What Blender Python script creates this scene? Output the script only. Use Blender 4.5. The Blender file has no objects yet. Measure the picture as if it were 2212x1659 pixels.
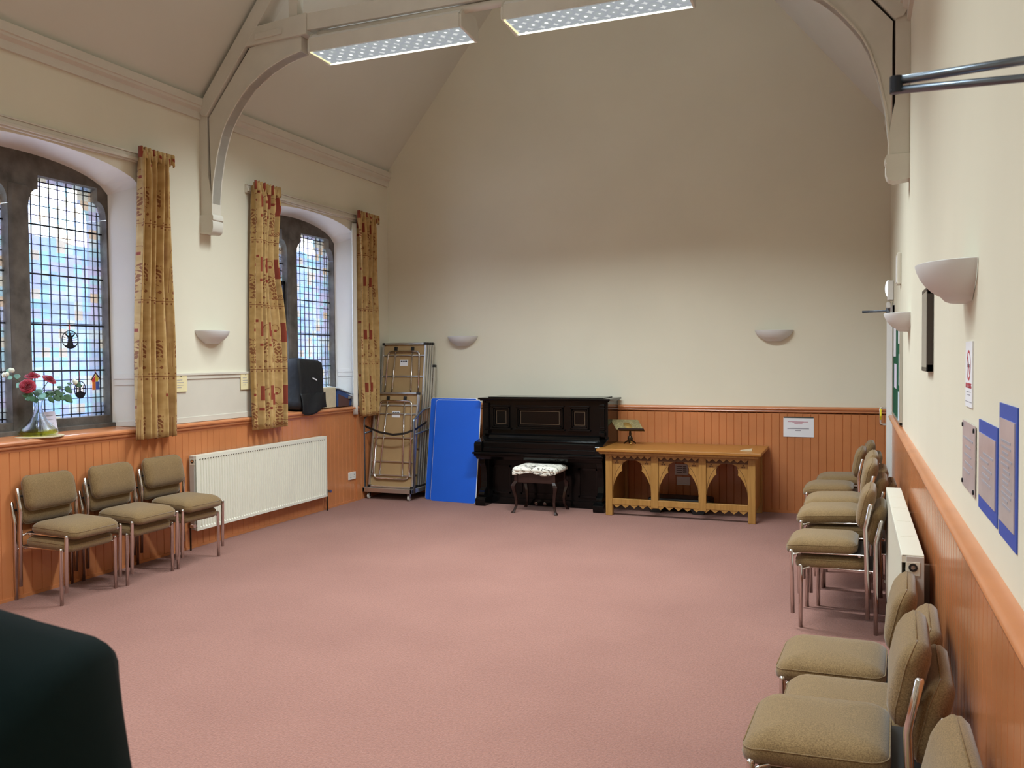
import bpy, bmesh, math, random
from mathutils import Vector, Matrix
random.seed(7)
C = bpy.context.scene.collection
S = bpy.context.scene
PI = math.pi
# ------------------------------------------------------------------ room numbers (metres)
XL, XR, YB, YF = -5.44, 0.322, 9.42, -2.6      # left wall, right wall, far gable wall, wall behind the camera
XC = (XL + XR) / 2
EAVE = 3.95

# ================================================================== materials
M = {}
def nodes(m):
    return m.node_tree.nodes, m.node_tree.links
def mat(name, col, rough=0.6, metal=0.0, spec=0.5, vary=0.0, vscale=8.0, bump=0.0, bscale=200.0, coat=0.0, bdist=0.002, sheen=0.0):
    m = bpy.data.materials.new(name); m.use_nodes = True
    n, l = nodes(m); b = n['Principled BSDF']
    b.inputs['Base Color'].default_value = (*col, 1)
    b.inputs['Roughness'].default_value = rough
    b.inputs['Metallic'].default_value = metal
    b.inputs['Specular IOR Level'].default_value = spec
    b.inputs['Coat Weight'].default_value = coat
    b.inputs['Sheen Weight'].default_value = sheen
    tc = n.new('ShaderNodeTexCoord')
    if vary:
        t = n.new('ShaderNodeTexNoise'); t.inputs['Scale'].default_value = vscale; t.inputs['Detail'].default_value = 4
        l.new(tc.outputs['Object'], t.inputs['Vector'])
        r = n.new('ShaderNodeValToRGB')
        r.color_ramp.elements[0].position = 0.3; r.color_ramp.elements[1].position = 0.7
        r.color_ramp.elements[0].color = (*[c * (1 - vary) for c in col], 1)
        r.color_ramp.elements[1].color = (*[min(1, c * (1 + vary)) for c in col], 1)
        l.new(t.outputs['Fac'], r.inputs['Fac']); l.new(r.outputs['Color'], b.inputs['Base Color'])
    if bump:
        t2 = n.new('ShaderNodeTexNoise'); t2.inputs['Scale'].default_value = bscale; t2.inputs['Detail'].default_value = 2
        l.new(tc.outputs['Object'], t2.inputs['Vector'])
        bp = n.new('ShaderNodeBump'); bp.inputs['Strength'].default_value = bump; bp.inputs['Distance'].default_value = bdist
        l.new(t2.outputs['Fac'], bp.inputs['Height']); l.new(bp.outputs['Normal'], b.inputs['Normal'])
    M[name] = m
    return m

mat('wall_paint', (0.74, 0.69, 0.555), 0.75, spec=0.25, vary=0.03, vscale=1.2, bump=0.06, bscale=60)
mat('ceiling_paint', (0.68, 0.66, 0.575), 0.85, spec=0.2, vary=0.03, vscale=1.0)
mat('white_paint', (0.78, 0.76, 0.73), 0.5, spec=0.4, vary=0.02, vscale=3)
mat('cream_gloss', (0.66, 0.61, 0.52), 0.35, spec=0.5, vary=0.03, vscale=4)
mat('truss_paint', (0.64, 0.60, 0.52), 0.42, spec=0.5, vary=0.04, vscale=5)
mat('dark_gap', (0.015, 0.01, 0.008), 0.9)
mat('orange_board', (0.54, 0.200, 0.075), 0.20, spec=0.5, vary=0.10, vscale=2.5, coat=0.0)
mat('orange_gloss', (0.56, 0.210, 0.085), 0.24, spec=0.6, vary=0.06, vscale=5, bump=0.03, bscale=40)
mat('stone', (0.125, 0.108, 0.095), 0.9, spec=0.2, vary=0.35, vscale=7, bump=0.5, bscale=45, bdist=0.006)
mat('lead', (0.02, 0.02, 0.025), 0.5, metal=0.3)
mat('iron', (0.012, 0.012, 0.018), 0.5, metal=0.4)
mat('chrome', (0.72, 0.68, 0.66), 0.16, metal=1.0)
mat('steel_blue', (0.22, 0.26, 0.32), 0.3, metal=0.9)
mat('aluminium', (0.62, 0.60, 0.56), 0.34, metal=0.9)
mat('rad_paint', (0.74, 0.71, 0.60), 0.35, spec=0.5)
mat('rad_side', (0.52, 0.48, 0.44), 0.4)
mat('flute_shade', (0.12, 0.11, 0.09), 0.8)  # painted shade for the heads of the radiator flutes
mat('hardboard', (0.38, 0.245, 0.115), 0.6, vary=0.10, vscale=3)
mat('black_plastic', (0.012, 0.011, 0.011), 0.45)
mat('black_lacquer', (0.003, 0.003, 0.003), 0.14, spec=0.30)
mat('black_lacquer_panel', (0.004, 0.0035, 0.0035), 0.22, spec=0.25)
mat('gilt', (0.20, 0.14, 0.09), 0.4, metal=0.5)
mat('dark_mahogany', (0.022, 0.009, 0.007), 0.18, spec=0.6, vary=0.3, vscale=6)
mat('oak_dark', (0.10, 0.038, 0.010), 0.6)
mat('brass', (0.75, 0.52, 0.18), 0.2, metal=1.0)
mat('bronze_dark', (0.035, 0.022, 0.012), 0.3, metal=0.7)
mat('paper', (0.80, 0.79, 0.82), 0.8, spec=0.2)
mat('paper_cream', (0.80, 0.70, 0.42), 0.8, spec=0.2)
mat('paper_blue', (0.62, 0.72, 0.80), 0.8)
mat('paper_pink', (0.58, 0.50, 0.51), 0.22, spec=0.6, vary=0.10, vscale=7)
mat('paper_lilac', (0.70, 0.66, 0.80), 0.8)
mat('sheet_clip', (0.10, 0.10, 0.09), 0.3, metal=0.4)
mat('ink', (0.08, 0.08, 0.10), 0.8)
mat('ink_soft', (0.34, 0.32, 0.36), 0.8)
mat('ink_red', (0.50, 0.05, 0.07), 0.8)
mat('ink_red_soft', (0.52, 0.25, 0.30), 0.8)
mat('blue_card', (0.035, 0.085, 0.42), 0.5)
mat('blue_board', (0.010, 0.105, 0.60), 0.45, spec=0.4, vary=0.06, vscale=1.5)
mat('dark_edge', (0.08, 0.02, 0.025), 0.6)
mat('sconce_white', (0.70, 0.69, 0.68), 0.6, spec=0.4)
mat('green_felt', (0.02, 0.10, 0.055), 0.95, spec=0.1)
mat('dark_frame', (0.035, 0.022, 0.016), 0.35)
mat('socket_white', (0.78, 0.76, 0.70), 0.35)
mat('bag_cloth', (0.004, 0.0045, 0.006), 0.62, spec=0.5, vary=0.2, vscale=10, bump=0.4, bscale=9, bdist=0.02)
mat('bag_blue', (0.03, 0.07, 0.22), 0.45, spec=0.5, vary=0.2, vscale=9)
mat('box_card', (0.60, 0.52, 0.36), 0.8, vary=0.06, vscale=20)
mat('box_brown', (0.10, 0.045, 0.04), 0.7)
mat('petal', (0.36, 0.006, 0.030), 0.6, vary=0.25, vscale=25, sheen=0.3)
mat('petal_pale', (0.80, 0.80, 0.66), 0.6)
mat('leaf', (0.035, 0.10, 0.035), 0.5, vary=0.3, vscale=20)
mat('leaf_pale', (0.22, 0.42, 0.36), 0.5, vary=0.2, vscale=20)
mat('stem_green', (0.05, 0.09, 0.03), 0.6)
mat('cork', (0.62, 0.50, 0.34), 0.9, vary=0.1, vscale=60)
mat('yellow', (0.80, 0.66, 0.02), 0.6)
mat('tint_orange', (0.85, 0.25, 0.05), 0.6)
mat('tint_red', (0.75, 0.05, 0.06), 0.6)
mat('tint_yellow', (0.85, 0.65, 0.08), 0.6)
mat('tint_blue', (0.08, 0.15, 0.55), 0.6)
mat('jacket', (0.004, 0.012, 0.013), 0.9, spec=0.2, sheen=0.25, vary=0.2, vscale=15)
mat('trouser', (0.010, 0.010, 0.014), 0.9)
mat('skin', (0.50, 0.28, 0.19), 0.55)
mat('hair', (0.05, 0.03, 0.02), 0.6)
mat('shoe', (0.01, 0.009, 0.008), 0.4)
mat('hill_haze', (0.085, 0.11, 0.155), 0.95, spec=0.0, vary=0.35, vscale=0.12)  # blue of distant haze put into the hillside colour
mat('leather_plate', (0.22, 0.17, 0.07), 0.45, metal=0.4, vary=0.35, vscale=60)
mat('lining', (0.78, 0.76, 0.70), 0.9)

# carpet: short loop pile in pinkish brown
m = mat('carpet', (0.37, 0.165, 0.135), 0.97, spec=0.08, sheen=0.15)
n, l = nodes(m); b = n['Principled BSDF']; tc = n.new('ShaderNodeTexCoord')
t1 = n.new('ShaderNodeTexVoronoi'); t1.inputs['Scale'].default_value = 150
t2 = n.new('ShaderNodeTexNoise'); t2.inputs['Scale'].default_value = 1.3; t2.inputs['Detail'].default_value = 5
t3 = n.new('ShaderNodeTexNoise'); t3.inputs['Scale'].default_value = 90; t3.inputs['Detail'].default_value = 3
for t in (t1, t2, t3): l.new(tc.outputs['Object'], t.inputs['Vector'])
r1 = n.new('ShaderNodeValToRGB'); r1.color_ramp.elements[0].position = 0.28; r1.color_ramp.elements[1].position = 0.72
r1.color_ramp.elements[0].color = (0.268, 0.128, 0.102, 1); r1.color_ramp.elements[1].color = (0.308, 0.151, 0.120, 1)
l.new(t2.outputs['Fac'], r1.inputs['Fac'])
r2 = n.new('ShaderNodeValToRGB'); r2.color_ramp.elements[0].position = 0.3; r2.color_ramp.elements[1].position = 0.75
r2.color_ramp.elements[0].color = (0.72, 0.70, 0.70, 1); r2.color_ramp.elements[1].color = (1.15, 1.13, 1.1, 1)
l.new(t3.outputs['Fac'], r2.inputs['Fac'])
mx = n.new('ShaderNodeMix'); mx.data_type = 'RGBA'; mx.blend_type = 'MULTIPLY'; mx.inputs['Factor'].default_value = 0.8
l.new(r1.outputs['Color'], mx.inputs['A']); l.new(r2.outputs['Color'], mx.inputs['B']); l.new(mx.outputs['Result'], b.inputs['Base Color'])
bp = n.new('ShaderNodeBump'); bp.inputs['Strength'].default_value = 0.6; bp.inputs['Distance'].default_value = 0.004
l.new(t1.outputs['Distance'], bp.inputs['Height']); l.new(bp.outputs['Normal'], b.inputs['Normal'])

# chair fabric: woven olive tan
m = mat('fabric', (0.27, 0.19, 0.085), 0.95, spec=0.1, sheen=0.25)
n, l = nodes(m); b = n['Principled BSDF']; tc = n.new('ShaderNodeTexCoord')
t1 = n.new('ShaderNodeTexNoise'); t1.inputs['Scale'].default_value = 260; t1.inputs['Detail'].default_value = 2
t2 = n.new('ShaderNodeTexNoise'); t2.inputs['Scale'].default_value = 7; t2.inputs['Detail'].default_value = 3
for t in (t1, t2): l.new(tc.outputs['Object'], t.inputs['Vector'])
r1 = n.new('ShaderNodeValToRGB'); r1.color_ramp.elements[0].position = 0.3; r1.color_ramp.elements[1].position = 0.7
r1.color_ramp.elements[0].color = (0.150, 0.092, 0.040, 1); r1.color_ramp.elements[1].color = (0.295, 0.187, 0.084, 1)
l.new(t1.outputs['Fac'], r1.inputs['Fac'])
mx = n.new('ShaderNodeMix'); mx.data_type = 'RGBA'; mx.blend_type = 'MULTIPLY'; mx.inputs['Factor'].default_value = 0.5
r2 = n.new('ShaderNodeValToRGB'); r2.color_ramp.elements[0].color = (0.7, 0.7, 0.7, 1); r2.color_ramp.elements[1].color = (1, 1, 1, 1)
l.new(t2.outputs['Fac'], r2.inputs['Fac'])
l.new(r1.outputs['Color'], mx.inputs['A']); l.new(r2.outputs['Color'], mx.inputs['B']); l.new(mx.outputs['Result'], b.inputs['Base Color'])
bp = n.new('ShaderNodeBump'); bp.inputs['Strength'].default_value = 0.35; bp.inputs['Distance'].default_value = 0.001
l.new(t1.outputs['Fac'], bp.inputs['Height']); l.new(bp.outputs['Normal'], b.inputs['Normal'])

# oak with grain
def wood(name, c0, c1, axis, rough=0.35):
    m = mat(name, c0, rough, spec=0.5)
    n, l = nodes(m); b = n['Principled BSDF']; tc = n.new('ShaderNodeTexCoord')
    mp = n.new('ShaderNodeMapping'); sc = [28, 28, 28]; sc[axis] = 2.0; mp.inputs['Scale'].default_value = sc
    t = n.new('ShaderNodeTexNoise'); t.inputs['Scale'].default_value = 1.6; t.inputs['Detail'].default_value = 6; t.inputs['Distortion'].default_value = 0.6
    l.new(tc.outputs['Object'], mp.inputs['Vector']); l.new(mp.outputs['Vector'], t.inputs['Vector'])
    r = n.new('ShaderNodeValToRGB'); r.color_ramp.elements[0].position = 0.3; r.color_ramp.elements[1].position = 0.7
    r.color_ramp.elements[0].color = (*c0, 1); r.color_ramp.elements[1].color = (*c1, 1)
    l.new(t.outputs['Fac'], r.inputs['Fac']); l.new(r.outputs['Color'], b.inputs['Base Color'])
wood('oak', (0.31, 0.15, 0.035), (0.42, 0.215, 0.058), 2)
wood('oak_top', (0.33, 0.135, 0.026), (0.42, 0.185, 0.042), 0, 0.28)

# leaded glass: tint chosen per little pane; clear enough to see the hill and the sky behind
m = bpy.data.materials.new('leaded_glass'); m.use_nodes = True; M['leaded_glass'] = m
n, l = nodes(m); n.remove(n['Principled BSDF']); out = n['Material Output']
tc = n.new('ShaderNodeTexCoord')
dv = n.new('ShaderNodeVectorMath'); dv.operation = 'DIVIDE'; dv.inputs[1].default_value = (1, 0.0761, 0.0735)
fl_ = n.new('ShaderNodeVectorMath'); fl_.operation = 'FLOOR'
l.new(tc.outputs['Object'], dv.inputs[0]); l.new(dv.outputs[0], fl_.inputs[0])
wn = n.new('ShaderNodeTexWhiteNoise'); wn.noise_dimensions = '3D'; l.new(fl_.outputs[0], wn.inputs['Vector'])
r = n.new('ShaderNodeValToRGB'); r.color_ramp.interpolation = 'CONSTANT'
cols = [(0.0, (0.68, 0.73, 0.95)), (0.22, (0.76, 0.70, 0.94)), (0.42, (0.60, 0.83, 0.94)), (0.58, (0.80, 0.88, 0.92)), (0.70, (0.58, 0.70, 0.97)), (0.83, (0.93, 0.70, 0.52)), (0.92, (0.90, 0.83, 0.70))]
r.color_ramp.elements[0].position = 0; r.color_ramp.elements[0].color = (*cols[0][1], 1)
r.color_ramp.elements[1].position = cols[1][0]; r.color_ramp.elements[1].color = (*cols[1][1], 1)
for p_, c_ in cols[2:]:
    e = r.color_ramp.elements.new(p_); e.color = (*c_, 1)
l.new(wn.outputs['Value'], r.inputs['Fac'])
nz = n.new('ShaderNodeTexNoise'); nz.inputs['Scale'].default_value = 60; l.new(tc.outputs['Object'], nz.inputs['Vector'])
bp = n.new('ShaderNodeBump'); bp.inputs['Strength'].default_value = 0.25; bp.inputs['Distance'].default_value = 0.003; l.new(nz.outputs['Fac'], bp.inputs['Height'])
tr = n.new('ShaderNodeBsdfTransparent'); tl = n.new('ShaderNodeBsdfTranslucent'); gl = n.new('ShaderNodeBsdfGlossy'); gl.inputs['Roughness'].default_value = 0.15
l.new(r.outputs['Color'], tr.inputs['Color']); l.new(r.outputs['Color'], tl.inputs['Color']); l.new(bp.outputs['Normal'], gl.inputs['Normal'])
m1 = n.new('ShaderNodeMixShader'); m1.inputs[0].default_value = 0.13
m2 = n.new('ShaderNodeMixShader'); m2.inputs[0].default_value = 0.05
l.new(tr.outputs[0], m1.inputs[1]); l.new(tl.outputs[0], m1.inputs[2]); l.new(m1.outputs[0], m2.inputs[1]); l.new(gl.outputs[0], m2.inputs[2])
l.new(m2.outputs[0], out.inputs['Surface'])

# clear glass for the vase
m = bpy.data.materials.new('clear_glass'); m.use_nodes = True; M['clear_glass'] = m
n, l = nodes(m); n.remove(n['Principled BSDF']); out = n['Material Output']
tr = n.new('ShaderNodeBsdfTransparent'); tr.inputs['Color'].default_value = (.96, .98, .99, 1)
gl = n.new('ShaderNodeBsdfGlass'); gl.inputs['IOR'].default_value = 1.28; gl.inputs['Roughness'].default_value = .0; gl.inputs['Color'].default_value = (.97, .99, 1, 1)
mx = n.new('ShaderNodeMixShader'); mx.inputs[0].default_value = .62; l.new(tr.outputs[0], mx.inputs[1]); l.new(gl.outputs[0], mx.inputs[2])
l.new(mx.outputs[0], out.inputs['Surface'])
m = bpy.data.materials.new('vase_water'); m.use_nodes = True; M['vase_water'] = m
n, l = nodes(m); n.remove(n['Principled BSDF']); tr = n.new('ShaderNodeBsdfTransparent'); tr.inputs['Color'].default_value = (0.92, 0.90, 0.35, 1)
l.new(tr.outputs[0], n['Material Output'].inputs['Surface'])

# luminous louvre of the fluorescent fittings: cells with bright spots
m = bpy.data.materials.new('louvre'); m.use_nodes = True; M['louvre'] = m
n, l = nodes(m); n.remove(n['Principled BSDF']); out = n['Material Output']
tc = n.new('ShaderNodeTexCoord'); mp = n.new('ShaderNodeMapping'); mp.inputs['Scale'].default_value = (9.5, 8.0, 0.0)
l.new(tc.outputs['Object'], mp.inputs['Vector'])
vo = n.new('ShaderNodeTexVoronoi'); vo.inputs['Scale'].default_value = 1.0; vo.inputs['Randomness'].default_value = 0.12; l.new(mp.outputs['Vector'], vo.inputs['Vector'])
r = n.new('ShaderNodeValToRGB'); r.color_ramp.elements[0].position = 0.07; r.color_ramp.elements[0].color = (2.0, 2.0, 2.1, 1)
r.color_ramp.elements[1].position = 0.16; r.color_ramp.elements[1].color = (0.40, 0.43, 0.42, 1)
e = r.color_ramp.elements.new(0.52); e.color = (0.36, 0.38, 0.41, 1)
e = r.color_ramp.elements.new(0.62); e.color = (0.72, 0.74, 0.72, 1)
l.new(vo.outputs['Distance'], r.inputs['Fac'])
em = n.new('ShaderNodeEmission'); l.new(r.outputs['Color'], em.inputs['Color']); l.new(em.outputs[0], out.inputs['Surface'])
def emit(name, col, s):
    m = bpy.data.materials.new(name); m.use_nodes = True; M[name] = m
    n, l = nodes(m); n.remove(n['Principled BSDF']); em = n.new('ShaderNodeEmission'); em.inputs['Color'].default_value = (*col, 1); em.inputs['Strength'].default_value = s
    l.new(em.outputs[0], n['Material Output'].inputs['Surface'])
emit('lamp_edge', (1.0, 1.0, 0.86), 2.0)
emit('lamp_end', (1.0, 0.93, 0.50), 1.2)
emit('emergency_glow', (0.80, 0.90, 1.0), 3.0)

# curtain cloth: gold ground with damask blocks, wine-red patches and bordered bands (UV in metres)
m = mat('curtain_cloth', (0.5, 0.3, 0.1), 0.85, spec=0.15, sheen=0.2)
n, l = nodes(m); b = n['Principled BSDF']
uv = n.new('ShaderNodeUVMap'); uv.uv_map = 'UVMap'
sep = n.new('ShaderNodeSeparateXYZ'); l.new(uv.outputs['UV'], sep.inputs[0])
def mth(op, a, bb=None, c=None):
    q = n.new('ShaderNodeMath'); q.operation = op
    for i, v in enumerate((a, bb, c)):
        if v is None: continue
        if isinstance(v, (int, float)): q.inputs[i].default_value = v
        else: l.new(v, q.inputs[i])
    return q.outputs[0]
U, V = sep.outputs[0], sep.outputs[1]
u = mth('MODULO', mth('ADD', U, 3.0), 0.34); v = mth('MODULO', mth('ADD', V, 3.0), 0.62)
def band(x, lo, hi): return mth('MULTIPLY', mth('GREATER_THAN', x, lo), mth('LESS_THAN', x, hi))
def rect(x0, x1, y0, y1): return mth('MULTIPLY', band(u, x0, x1), band(v, y0, y1))
def add(*a):
    o = a[0]
    for x in a[1:]: o = mth('MAXIMUM', o, x)
    return o
red = add(rect(0.24, 0.30, 0.06, 0.20), rect(0.27, 0.325, 0.14, 0.25), rect(0.20, 0.225, 0.04, 0.065), rect(0.235, 0.26, 0.27, 0.295), rect(0.08, 0.105, 0.13, 0.155))
du = mth('SUBTRACT', u, 0.115)
aw = mth('ABSOLUTE', du)
sw = mth('SINE', mth('ADD', mth('MULTIPLY', aw, 120.0), mth('MULTIPLY', mth('SINE', mth('MULTIPLY', v, 55.0)), 2.6)))
sw2 = mth('SINE', mth('ADD', mth('MULTIPLY', v, 95.0), mth('MULTIPLY', mth('SINE', mth('MULTIPLY', aw, 60.0)), 2.2)))
dam = mth('MULTIPLY', mth('GREATER_THAN', mth('MULTIPLY', sw, sw2), 0.05), rect(0.055, 0.175, 0.22, 0.46))
lines = add(rect(0.02, 0.024, 0.24, 0.44), rect(0.035, 0.038, 0.24, 0.44), mth('MULTIPLY', band(v, 0.515, 0.522), 1.0),
            mth('MULTIPLY', band(v, 0.53, 0.545), mth('GREATER_THAN', mth('SINE', mth('MULTIPLY', u, 185.0)), 0.5)),
            mth('MULTIPLY', band(v, 0.49, 0.502), mth('GREATER_THAN', mth('SINE', mth('MULTIPLY', u, 140.0)), 0.6)))
rr_ = mth('SQRT', mth('ADD', mth('POWER', mth('SUBTRACT', u, 0.09), 2.0), mth('POWER', mth('SUBTRACT', v, 0.115), 2.0)))
ring = mth('MULTIPLY', band(rr_, 0.030, 0.036), mth('LESS_THAN', mth('SUBTRACT', v, u), 0.06))
rr2 = mth('SQRT', mth('ADD', mth('POWER', mth('SUBTRACT', u, 0.285), 2.0), mth('POWER', mth('SUBTRACT', v, 0.43), 2.0)))
ring2 = add(band(rr2, 0.020, 0.026), band(rr2, 0.006, 0.011))
dark = add(dam, lines, ring, ring2)
nz = n.new('ShaderNodeTexNoise'); nz.inputs['Scale'].default_value = 12; l.new(uv.outputs['UV'], nz.inputs['Vector'])
gr = n.new('ShaderNodeValToRGB'); gr.color_ramp.elements[0].position = .35; gr.color_ramp.elements[1].position = .65
gr.color_ramp.elements[0].color = (0.43, 0.265, 0.095, 1); gr.color_ramp.elements[1].color = (0.55, 0.36, 0.15, 1); l.new(nz.outputs['Fac'], gr.inputs['Fac'])
def mixc(fac, a, colr):
    q = n.new('ShaderNodeMix'); q.data_type = 'RGBA'; l.new(fac, q.inputs['Factor']); l.new(a, q.inputs['A']); q.inputs['B'].default_value = (*colr, 1); return q.outputs['Result']
c1 = mixc(mth('MULTIPLY', dark, 0.85), gr.outputs['Color'], (0.20, 0.055, 0.02))
c2 = mixc(mth('MULTIPLY', red, 0.92), c1, (0.24, 0.028, 0.018))
l.new(c2, b.inputs['Base Color'])

# stool cloth: cream with dark brush strokes
m = mat('stool_cloth', (0.8, 0.76, 0.66), 0.8, spec=0.2)
n, l = nodes(m); b = n['Principled BSDF']; tc = n.new('ShaderNodeTexCoord')
mp = n.new('ShaderNodeMapping'); mp.inputs['Scale'].default_value = (9, 14, 14); l.new(tc.outputs['Object'], mp.inputs['Vector'])
t = n.new('ShaderNodeTexNoise'); t.inputs['Scale'].default_value = 1.6; t.inputs['Detail'].default_value = 6; t.inputs['Distortion'].default_value = 1.8; l.new(mp.outputs['Vector'], t.inputs['Vector'])
r = n.new('ShaderNodeValToRGB'); r.color_ramp.elements[0].position = 0.38; r.color_ramp.elements[0].color = (0.06, 0.045, 0.035, 1)
r.color_ramp.elements[1].position = 0.47; r.color_ramp.elements[1].color = (0.82, 0.78, 0.68, 1)
l.new(t.outputs['Fac'], r.inputs['Fac']); l.new(r.outputs['Color'], b.inputs['Base Color'])

# ================================================================== mesh helpers
class MB:
    def __init__(s): s.v = []; s.f = []; s.uv = None
    def add(s, vs, fs):
        o = len(s.v); s.v += [tuple(p) for p in vs]; s.f += [tuple(i + o for i in f) for f in fs]; return s
    def box(s, x0, y0, z0, x1, y1, z1):
        x0, x1 = sorted((x0, x1)); y0, y1 = sorted((y0, y1)); z0, z1 = sorted((z0, z1))
        return s.add([(x0, y0, z0), (x1, y0, z0), (x1, y1, z0), (x0, y1, z0), (x0, y0, z1), (x1, y0, z1), (x1, y1, z1), (x0, y1, z1)],
                     [(0, 3, 2, 1), (4, 5, 6, 7), (0, 1, 5, 4), (1, 2, 6, 5), (2, 3, 7, 6), (3, 0, 4, 7)])
    def prism(s, poly, axis, a, b):
        """poly: 2-D outline; axis 'x' -> (y,z), 'y' -> (x,z), 'z' -> (x,y); extruded from a to b"""
        def P(p, t):
            return {'x': (t, p[0], p[1]), 'y': (p[0], t, p[1]), 'z': (p[0], p[1], t)}[axis]
        k = len(poly)
        vs = [P(p, a) for p in poly] + [P(p, b) for p in poly]
        fs = [tuple(range(k - 1, -1, -1)), tuple(range(k, 2 * k))] + [(i, (i + 1) % k, k + (i + 1) % k, k + i) for i in range(k)]
        return s.add(vs, fs)
    def tube(s, pts, r, n=10, caps=True):
        pts = [Vector(p) for p in pts]; rs = r if isinstance(r, (list, tuple)) else [r] * len(pts)
        t0 = (pts[1] - pts[0]).normalized(); ref = Vector((0, 0, 1)) if abs(t0.z) < 0.9 else Vector((1, 0, 0))
        nrm = t0.cross(ref).normalized(); rings = []
        for i, p in enumerate(pts):
            if i == 0: t = t0
            elif i == len(pts) - 1: t = (pts[i] - pts[i - 1]).normalized()
            else: t = ((pts[i] - pts[i - 1]).normalized() + (pts[i + 1] - pts[i]).normalized()).normalized()
            nrm = (nrm - t * nrm.dot(t)).normalized(); bi = t.cross(nrm)
            rings.append([p + (nrm * math.cos(2 * PI * k / n) + bi * math.sin(2 * PI * k / n)) * rs[i] for k in range(n)])
        vs = [q for ring in rings for q in ring]; fs = []
        for i in range(len(pts) - 1):
            for k in range(n): fs.append((i * n + k, i * n + (k + 1) % n, (i + 1) * n + (k + 1) % n, (i + 1) * n + k))
        if caps: fs += [tuple(range(n - 1, -1, -1)), tuple((len(pts) - 1) * n + k for k in range(n))]
        return s.add(vs, fs)
    def loops(s, rings, cap0=True, cap1=True):
        k = len(rings[0]); vs = [p for rg in rings for p in rg]; fs = []
        for i in range(len(rings) - 1):
            for j in range(k): fs.append((i * k + j, i * k + (j + 1) % k, (i + 1) * k + (j + 1) % k, (i + 1) * k + j))
        if cap0: fs.append(tuple(range(k - 1, -1, -1)))
        if cap1: fs.append(tuple((len(rings) - 1) * k + j for j in range(k)))
        return s.add(vs, fs)
    def lathe(s, prof, c, n=32):
        return s.loops([[(c[0] + r * math.cos(2 * PI * k / n), c[1] + r * math.sin(2 * PI * k / n), c[2] + z) for k in range(n)] for r, z in prof])
    def grid(s, P, nu, nv, closed=False):
        vs = [P(i / nu, j / nv) for j in range(nv + 1) for i in range(nu + 1)]
        return s.add(vs, [(j * (nu + 1) + i, j * (nu + 1) + i + 1, (j + 1) * (nu + 1) + i + 1, (j + 1) * (nu + 1) + i) for j in range(nv) for i in range(nu)])
    def sphere(s, c, r, nu=16, nv=10):
        rx, ry, rz = r if isinstance(r, (list, tuple)) else (r, r, r)
        return s.loops([[(c[0] + rx * math.sin(PI * j / nv) * math.cos(2 * PI * k / nu), c[1] + ry * math.sin(PI * j / nv) * math.sin(2 * PI * k / nu), c[2] - rz * math.cos(PI * j / nv)) for k in range(nu)] for j in ([0.05] + list(range(1, nv)) + [nv - 0.05])])

LOC = {}
def obj(name, mb, material, parent=None, smooth=False, bevel=0.0, segs=2, solid=0.0, subsurf=0, uvs=None):
    me = bpy.data.meshes.new(name)
    off = LOC.get(parent.name, Vector((0, 0, 0))) if parent else Vector((0, 0, 0))
    me.from_pydata([tuple(Vector(p) - off) for p in mb.v], [], mb.f)
    if uvs:
        ul = me.uv_layers.new(name='UVMap')
        for lp in me.loops: ul.data[lp.index].uv = uvs[lp.vertex_index]
    bm = bmesh.new(); bm.from_mesh(me); bmesh.ops.recalc_face_normals(bm, faces=bm.faces); bm.to_mesh(me); bm.free()
    me.materials.append(M[material] if isinstance(material, str) else material)
    o = bpy.data.objects.new(name, me); C.objects.link(o)
    if parent: o.parent = parent; LOC[o.name] = off
    if smooth:
        for p in me.polygons: p.use_smooth = True
        if smooth == 'auto':
            me.set_sharp_from_angle(angle=math.radians(38))
    if subsurf:
        md = o.modifiers.new('s', 'SUBSURF'); md.levels = subsurf; md.render_levels = subsurf
    if solid:
        md = o.modifiers.new('t', 'SOLIDIFY'); md.thickness = solid; md.offset = 0
    if bevel:
        md = o.modifiers.new('b', 'BEVEL'); md.width = bevel; md.segments = segs; md.limit_method = 'ANGLE'; md.angle_limit = math.radians(40)
    return o
def tag(o, label, cat, group=None, kind=None):
    o['label'] = label; o['category'] = cat
    if group: o['group'] = group
    if kind: o['kind'] = kind
    return o
def thing(name, label, cat, loc=(0, 0, 0), group=None):
    o = bpy.data.objects.new(name, None); C.objects.link(o); o.location = loc; o.empty_display_size = 0.1
    LOC[o.name] = Vector(loc); return tag(o, label, cat, group)
def struct(o, label=None):
    o['kind'] = 'structure'
    if label: o['label'] = label
    return o
def dup(root, loc, rz=None, label=None, rx=None):
    r = root.copy(); C.objects.link(r); r.location = loc
    e = list(root.rotation_euler)
    if rz is not None: e[2] = rz
    if rx is not None: e[0] = rx
    r.rotation_euler = e
    if label: r['label'] = label
    for ch in list(root.children):
        c = ch.copy(); C.objects.link(c); c.parent = r
        for g in list(ch.children):
            d = g.copy(); C.objects.link(d); d.parent = c
    return r
def rrect(cx, cy, hx, hy, r, k=5):
    pts = []
    for qx, qy, a0 in ((1, 1, 0), (-1, 1, 90), (-1, -1, 180), (1, -1, 270)):
        for i in range(k + 1):
            a = math.radians(a0 + 90 * i / k); pts.append((cx + qx * (hx - r) + r * math.cos(a), cy + qy * (hy - r) + r * math.sin(a)))
    return pts

# ================================================================== setting
# ---- floor, walls, ceiling
fb = MB(); fb.add([(XL - .1, YF, 0), (XR + .1, YF, 0), (XR + .1, YB + .05, 0), (XL - .1, YB + .05, 0), (XL - .1, YF, -.1), (XR + .1, YF, -.1), (XR + .1, YB + .05, -.1), (XL - .1, YB + .05, -.1)],
                  [(0, 1, 2, 3), (7, 6, 5, 4), (0, 4, 5, 1), (1, 5, 6, 2), (2, 6, 7, 3), (3, 7, 4, 0)])
struct(obj('floor', fb, 'carpet'), 'pinkish brown loop pile carpet')

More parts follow.
